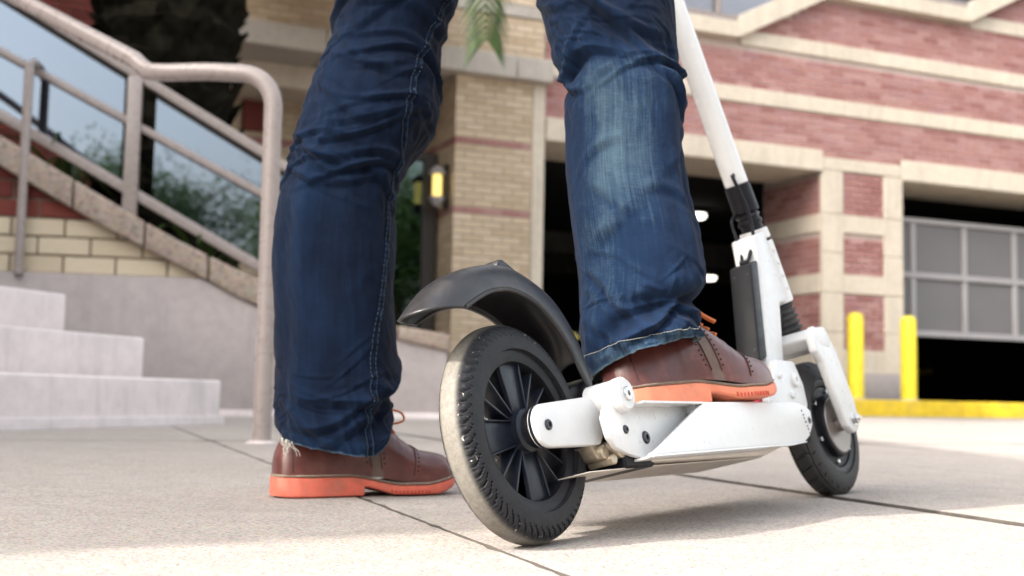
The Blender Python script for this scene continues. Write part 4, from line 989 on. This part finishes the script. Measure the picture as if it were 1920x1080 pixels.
def fadeR(z, t): return .50 + .24 * g(z - .475, .06) * g(adiff(t, R(258)), .38) + .22 * g(z - .55, .05) * g(adiff(t, R(265)), .6) + .20 * g(z - .36, .08) * g(adiff(t, R(228)), .4) + .10 * g(z - .41, .06) * g(adiff(t, R(290)), .4) - .22 * smooth(z, .60, .66)
hemR = lambda th_: .030 * np.cos(th_ + R(25))
PRg, fR, uR = make_leg(rowsR, foldR, dentR, 8, ampR, fadeR, hemR)
n_h = 12; fR[:n_h] += .30; add_grid(PRg, fR, uR)
# seat and waist, above the picture
hip = Vector((.21, -.14, 0)).normalized(); fwd = Vector((.14, .21, 0)).normalized(); pel = []
for z, a_, b_ in ((.80, .03, .03), (.82, .10, .06), (.86, .165, .105), (.92, .180, .125), (1.0, .175, .12), (1.05, .165, .11), (1.06, .160, .105)):
    pel.append([tuple(Vector((-.025, 1.775, z)) + hip * a_ * math.cos(t) + fwd * b_ * math.sin(t)) for t in np.linspace(0, 2 * math.pi, 48, endpoint=False)])
pel = np.array(pel); add_grid(pel, np.full(pel.shape[:2], .3), np.stack([np.tile(np.linspace(0, .5, 48), (7, 1)), np.repeat(pel[:, :1, 2], 48, 1)], -1))
me = bpy.data.meshes.new('jeans'); me.from_pydata(jv, [], jf); me.materials.append(MT['denim'])
a_ = me.attributes.new('fade', 'FLOAT', 'POINT'); a_.data.foreach_set('value', np.array(jfade, 'f'))
ul = me.uv_layers.new(name='UVMap'); li = np.zeros(len(me.loops), 'i'); me.loops.foreach_get('vertex_index', li)
ul.data.foreach_set('uv', np.array(juv, 'f')[li].reshape(-1)); me.polygons.foreach_set('use_smooth', [True] * len(me.polygons)); me.update()
jeans = bpy.data.objects.new('jeans', me); COL.objects.link(jeans); jeans.parent = person
# turned-up inside of the hems
def hem_ring(P, inset, up, mat, drop=0.0):
    b = P[0]; c = b.mean(0); t = P[up]; NS = len(b)
    V = [tuple(q - np.array(PB)) for q in b]
    for k in range(0, 25, 4):
        c = P[k].mean(0); V += [tuple(np.array((c[0], c[1], q[2])) + (q - np.array((c[0], c[1], q[2]))) * (1 - inset) - np.array(PB)) for q in P[k]]
    F = [(r_ * NS + j, r_ * NS + (j + 1) % NS, (r_ + 1) * NS + (j + 1) % NS, (r_ + 1) * NS + j) for r_ in range(7) for j in range(NS)]
    MB().add(V, F).build('hem_facing', mat, jeans, 180)
hem_ring(PLg, .03, 4, 'hem', .0); hem_ring(PRg, .03, 4, 'hem')
def surf(P, i, t, off=0.0):
    NR, NS, _ = P.shape; i = min(max(i, 1), NR - 2); j = (t / (2 * math.pi) * NS) % NS; j0 = int(j); f = j - j0; i0 = int(i); fi = i - i0
    q = lambda a, b: Vector(P[a, b % NS])
    p = q(i0, j0).lerp(q(i0, j0 + 1), f).lerp(q(i0 + 1, j0).lerp(q(i0 + 1, j0 + 1), f), fi)
    tz = (q(i0 + 1, j0) - q(i0 - 1, j0)); tt = (q(i0, j0 + 3) - q(i0, j0 - 3)); nrm = tt.cross(tz).normalized(); return p + nrm * off, tt.normalized(), nrm
# frayed lighter band and stitching round the right hem
def band(P, i0, i1, off, name, mat):
    NS = P.shape[1]; V = []; bf = []; buv = []; js = list(range(0, NS, 2))
    for i in np.linspace(i0, i1, 6):
        for k, j in enumerate(js):
            e = 1.0 if 0 < i < i1 else 0
            p, _, _ = surf(P, i, 2 * math.pi * j / NS, off * (1 + .5 * math.sin(k * .9)) + .0006 * noise.noise(Vector((k * .6, i * .3, 0))))
            if i == i0: p.z -= .0035 * max(0, noise.noise(Vector((k * .8, 3, 0)))) + .001
            V.append(tuple(p - PB)); bf.append(.80 + .3 * noise.noise(Vector((k * .5, i * .4, 2))) + (.35 if i == i0 else 0)); buv.append((2 * math.pi * j / NS * .09, float(p.z)))
    m = len(js); F = [(r_ * m + j, r_ * m + (j + 1) % m, (r_ + 1) * m + (j + 1) % m, (r_ + 1) * m + j) for r_ in range(5) for j in range(m)]
    o = MB().add(V, F).build(name, mat, jeans, 180, {'fade': bf}); ul = o.data.uv_layers.new(name='UVMap'); li = np.zeros(len(o.data.loops), 'i'); o.data.loops.foreach_get('vertex_index', li); ul.data.foreach_set('uv', np.array(buv, 'f')[li].reshape(-1)); return o
band(PRg, 1, 22, .0013, 'hem_band', 'denim'); band(PLg, 1, 4, .0010, 'hem_band', 'denim')
st = MB()
for k in range(150):
    t0 = 2 * math.pi * k / 150; pts = [surf(PRg, 22.5, t0 + 2 * math.pi / 150 * f * .78, .0022)[0] - PB for f in (0, .5, 1)]; st.tube([tuple(p) for p in pts], .00045, 5)
st.build('hem_stitching', 'threadh', jeans)['kind'] = 'stuff'
# inseam of the left leg: raised, puckered strip with two stitch rows
key = [(832, .55), (800, .74), (760, .66), (720, .62), (650, .66), (560, .84), (430, .93), (330, .93), (270, .66), (200, .57), (120, .68), (40, .85), (0, .92)]
zkey = [(.155 + (748 - y) * .000822, 2 * math.pi - math.acos(c)) for y, c in key]
zs = np.array([k[0] for k in zkey]); ts = np.array([k[1] for k in zkey])
zr = PLg[:, :, 2].mean(1); seam_t = lambda z: float(np.interp(z, zs, ts))
def smth(i):
    z = zr[int(min(max(i, 0), 329))]; return float(np.mean([seam_t(z + d) for d in (-.03, -.015, 0, .015, .03)]))
NSM = 620; V = []; fa = []; uvs = []; prof = [(-.0062, .0001), (-.0046, .0017), (-.0012, .0009), (.0014, .0022), (.0046, .0019), (.0062, .0001)]
rs = random.Random(4); puck = np.array([rs.uniform(.3, 1) for _ in range(400)])
for k in range(NSM):
    i = 1 + k * 300 / NSM; t = smth(i); ph = k * .42; pk = .5 + .5 * math.sin(ph + 1.2 * math.sin(k * .07)); am = puck[int(ph / 6.283) % 400]
    c, tt, nn = surf(PLg, i, t, .0)
    for o_, h in prof:
        p = c + tt * o_ + nn * (h * (.75 + .55 * pk * am)); V.append(tuple(p - PB)); fa.append(.12 + .85 * pk * am * (h > .001) * (.45 + .55 * (o_ > 0)))
        uvs.append((o_, k * .002))
m = len(prof); F = [(a * m + b, a * m + b + 1, (a + 1) * m + b + 1, (a + 1) * m + b) for a in range(NSM - 1) for b in range(m - 1)]
sme = MB().add(V, F); smo = sme.build('inseam', 'denim', jeans, 180, {'fade': fa})
ul = smo.data.uv_layers.new(name='UVMap'); li = np.zeros(len(smo.data.loops), 'i'); smo.data.loops.foreach_get('vertex_index', li); ul.data.foreach_set('uv', np.array(uvs, 'f')[li].reshape(-1))
st = MB()
for k in range(0, 300, 2):
    for o_ in (-.0045, .0048):
        pts = []
        for f in (0, .6, 1.25):
            i = 1 + k + f; c, tt, nn = surf(PLg, i, smth(i)); pts.append(tuple(c + tt * o_ + nn * .0026 - PB))
        st.tube(pts, .00045, 4)
st.build('seam_stitching', 'threadb', jeans)['kind'] = 'stuff'
# frayed threads at the back of the left hem
ft = MB()
for k in range(16):
    t0 = R(rs.uniform(196, 232)); p, tt, nn = surf(PLg, 2, t0, .001); L = rs.uniform(.008, .024); s_ = rs.uniform(-.5, .8)
    pts = [p, p + nn * .002 + Vector((s_ * L * .3, -.001, -L * .35)), p + nn * .003 + Vector((s_ * L * .9, -.002, -L * .6)), p + nn * .002 + Vector((s_ * L * .8 + rs.uniform(-.004, .004), -.001, -L))]
    ft.tube([tuple(Vector(q) - PB) for q in spline([tuple(q) for q in pts], 9)], .00055, 5)
ft.build('frayed_threads', 'thread', jeans)['kind'] = 'stuff'
# body inside the clothes: one continuous skin
bv = [(-.02, 1.775, .97), (-.135, 1.835, .88), (-.225, 1.882, .56), (-.268, 1.886, .13), (-.24, 1.915, .07), (.08, 1.73, .90), (.142, 1.664, .62), (.165, 1.628, .27), (.20, 1.665, .215)]
be = [(0, 1), (1, 2), (2, 3), (3, 4), (0, 5), (5, 6), (6, 7), (7, 8)]; br = [.09, .06, .045, .035, .025, .075, .05, .035, .025]
bme = bpy.data.meshes.new('body'); bme.from_pydata([tuple(Vector(p) - PB) for p in bv], be, []); bo = bpy.data.objects.new('body', bme); COL.objects.link(bo); bo.parent = person
sk = bo.modifiers.new('skin', 'SKIN'); bme.materials.append(MT['skin'])
if not bme.skin_vertices: bme.skin_vertices.new() if hasattr(bme.skin_vertices, 'new') else None
if bme.skin_vertices:
    for i, r_ in enumerate(br): bme.skin_vertices[0].data[i].radius = (r_, r_)
    bme.skin_vertices[0].data[0].use_root = True
bo.modifiers.new('sub', 'SUBSURF').levels = 1

# ---- brogues: local x heel to toe, y to the wearer's left, z up
SL = .306
ups = [(.003, .012, .058, .030), (.008, .022, .072, .032), (.018, .030, .086, .033), (.035, .0345, .098, .033), (.06, .036, .108, .033), (.09, .0365, .117, .033), (.115, .038, .122, .033), (.14, .0410, .1225, .031), (.165, .0450, .1150, .027), (.19, .0480, .0985, .0225), (.215, .0490, .0800, .0205), (.24, .0478, .0690, .0205), (.262, .0440, .0655, .0225), (.279, .0375, .0615, .025), (.291, .0280, .0545, .027), (.299, .0150, .0450, .0285), (.302, .004, .035, .0295)]
def cyl_y(x): return -.006 * math.sin(math.pi * min(1, max(0, (x - .05) / .25)))      # slight inward curve of the last
def make_shoe(parent, flip, smat='sole'):
    """flip: +1 right shoe, -1 left shoe"""
    S = spline(ups, 110); m = 61; V = []; pan = []
    def pt(x, hw, zt, zb, f, off=0.0):
        c, s_ = math.cos(f), math.sin(f); e1, e2 = .62, .82
        if x < .11: e1, e2 = .42, 1.0
        elif x < .18: k = (x - .11) / .07; e1 = .42 + .2 * k; e2 = 1 - .18 * k
        y = math.copysign(abs(c) ** e1, c) * (hw + off) * (1 - .18 * max(0, s_ - .5) if x > .1 else 1 - .08 * s_); z = zb + (zt + off - zb) * (s_ ** e2)
        return Vector((x, y + flip * cyl_y(x), z))
    def at(x): return [float(np.interp(x, S[:, 0], S[:, k])) for k in (1, 2, 3)]
    for r_ in S:
        for j in range(m):
            f = math.pi * j / (m - 1); p = pt(r_[0], r_[1], r_[2], r_[3], f)
            cr_ = .0012 * math.sin(r_[0] * 520) * g(r_[0] - .195, .012) * math.sin(f)
            p.z += cr_; V.append(tuple(p)); h = (p.z - .03) / .08
            xs_ = r_[0]; pan.append(1.0 if (.128 + .02 * (1 - math.sin(f)) < xs_ < .152 + .012 * (1 - math.sin(f))) or (math.sin(f) > .93 and .118 < xs_ < .185) else 0)
    F = [(i * m + j, i * m + j + 1, (i + 1) * m + j + 1, (i + 1) * m + j) for i in range(len(S) - 1) for j in range(m - 1)]
    sh = MB().add(V, F + [tuple(range(m))]).build('shoe', 'leather', parent, 60, {'panel': pan})
    # sole with heel block
    def sole_bot(x):
        if x < .135: return .0018 * (1 - smooth(x, 0, .02))
        return .0135 * (1 - smooth(x, .135, .20)) + .0015 * smooth(x, .18, .2) + .012 * smooth(x, .245, .306) ** 1.5
    def sole_top(x): return .0335 - .0135 * smooth(x, .11, .20) + .0095 * smooth(x, .235, .30)
    def sole_hw(x):
        hw = float(np.interp(x, [0, .004, .012, .03, .06, .10, .135, .17, .21, .235, .262, .280, .294, .303, .306], [.008, .0195, .0285, .0365, .040, .0395, .0405, .047, .0535, .0525, .047, .0395, .029, .0145, .004])); return hw
    def loft_sole(z0f, z1f, grow, name, mat, par, xs_):
        V = []; mm = 12
        for x in xs_:
            hw = sole_hw(x) + grow; a, b = z0f(x), z1f(x); y0 = flip * cyl_y(x); r_ = min(.0022, (b - a) * .35)
            ring = [(-hw + r_ * 1.2, a), (-hw * .3, a), (hw * .3, a), (hw - r_ * 1.2, a), (hw, a + r_), (hw + .0008, (a + b) / 2), (hw, b - r_ * .6), (hw - r_, b), (hw * .3, b), (-hw * .3, b), (-hw + r_, b), (-hw, b - r_ * .6), (-hw - .0008, (a + b) / 2), (-hw, a + r_)]
            mm = len(ring); V += [(x, q[0] + y0, q[1]) for q in ring]
        F = [(i * mm + j, i * mm + (j + 1) % mm, (i + 1) * mm + (j + 1) % mm, (i + 1) * mm + j) for i in range(len(xs_) - 1) for j in range(mm)] + [tuple(range(mm)), tuple((len(xs_) - 1) * mm + j for j in range(mm))]
        return MB().add(V, F).build(name, mat, par, 35)
    xs1 = list(np.linspace(0, .1349, 36)) + [.1351] + list(np.linspace(.139, .306, 48))
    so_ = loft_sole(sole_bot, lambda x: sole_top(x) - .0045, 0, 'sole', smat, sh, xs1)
    loft_sole(lambda x: sole_top(x) - .0044, lambda x: sole_top(x) + .0002, -.0008, 'welt', 'welt', sh, list(np.linspace(.0005, .3055, 80)))
    grip = MB()                                               # sipes pressed into the forefoot edge
    for k in range(11):
        x = .178 + k * .0062
        for s in (-1, 1):
            hw = sole_hw(x); grip.box((x - .0013, s * (hw + .0009) - .0006 + flip * cyl_y(x), sole_bot(x) + .001), (x + .0013, s * (hw + .0009) + .0006 + flip * cyl_y(x), sole_bot(x) + .0065))
    grip.build('sole_sipes', 'soledark', so_, 0)['kind'] = 'stuff'
    # seams and perforations
    holes = MB()
    def curve(xf, f0_, f1_, dx, edge=True):
        for s in (0, 1):
            fs = np.linspace(f0_, f1_, 40); pts = []
            acc = 0; last = None
            for f in fs:
                ff = f if s == 0 else math.pi - f; x = xf(math.sin(f)); q = pt(x, *at(x), ff, .0009); pts.append(q)
                x2 = x + dx; q2 = pt(x2, *at(x2), ff, .0007)
                if last is not None: acc += (q2 - last).length
                last = q2
                if acc > .0068:
                    acc = 0; c = Vector((x2, flip * cyl_y(x2), .04)); n_ = (q2 - c); n_.x = 0; n_.normalize()
                    holes.lathe([(.0013, -.001), (.0013, .0002), (.0010, .0004)], q2, n_, 9)
            if edge: MB().tube([tuple(p) for p in pts], .0009, 6).build('leather_edge', 'edge', sh)
    curve(lambda s: .128 + .02 * (1 - s), .12, 1.15, -.0055)
    curve(lambda s: .152 + .012 * (1 - s), .12, 1.25, .0055)
    curve(lambda s: .224 - .010 * (1 - s), .12, 1.57, .0055)
    holes.build('perforations', 'hole', sh, 0)['kind'] = 'stuff'
    pts = [pt(.020, *at(.020), f, .0007) for f in np.linspace(.1, .95, 16)]; sb = MB(); sb.tube([tuple(p) for p in pts], .0008, 6)
    pts = [pt(.020, *at(.020), math.pi - f, .0007) for f in np.linspace(.1, .95, 16)]; sb.tube([tuple(p) for p in pts], .0008, 6); sb.build('heel_seam', 'edge', sh)
    lc = MB()
    for k in range(5):
        x = .142 + k * .0115; q = [pt(x + .002 * abs(f - math.pi / 2), *at(x), f, .0022) for f in np.linspace(1.15, math.pi - 1.15, 9)]; lc.tube([tuple(p) for p in q], .0022, 8)
    return sh, lc, pt, at
MT['soledark'] = m_plain('sole sipe', (.40, .055, .035), .7)
zl = gz(1.93) + .0012
ML = Matrix.Translation(Vector((-.353, 1.852, zl)) - PB) @ Matrix.Rotation(R(31), 4, 'Z')
shL, lc, pt_, at_ = make_shoe(person, -1); shL.matrix_parent_inverse = Matrix.Identity(4); shL.matrix_basis = ML
B0 = pt_(.128, *at_(.128), math.pi / 2, .003)
def bow(lc, pts, r_): lc.tube([tuple(p) for p in spline(pts, 30)], r_, 8, flat=.7)
bow(lc, [(.158, 0, .122), (.176, -.010, .132), (.200, -.018, .128), (.206, -.020, .116), (.190, -.016, .110), (.172, -.006, .114), (.160, 0, .120)], .0025)
bow(lc, [(.158, 0, .122), (.172, .014, .126), (.190, .03, .112), (.196, .036, .098)], .0025)
lc.build('lace', 'lace', shL)
MR = Matrix.Translation(-PB) @ SM @ Matrix.Translation((.265, .018, .1440)) @ Matrix.Rotation(R(-16.5), 4, 'Z')
shR, lc, pt_, at_ = make_shoe(person, 1, 'solelit'); shR.matrix_parent_inverse = Matrix.Identity(4); shR.matrix_basis = MR
bow(lc, [(.140, 0, .126), (.146, -.010, .146), (.158, -.016, .146), (.182, -.022, .127), (.200, -.026, .116)], .0038)
bow(lc, [(.140, 0, .124), (.158, .014, .132), (.178, .026, .122), (.174, .03, .112), (.154, .012, .118)], .0026)
lc.build('lace', 'lace', shR)
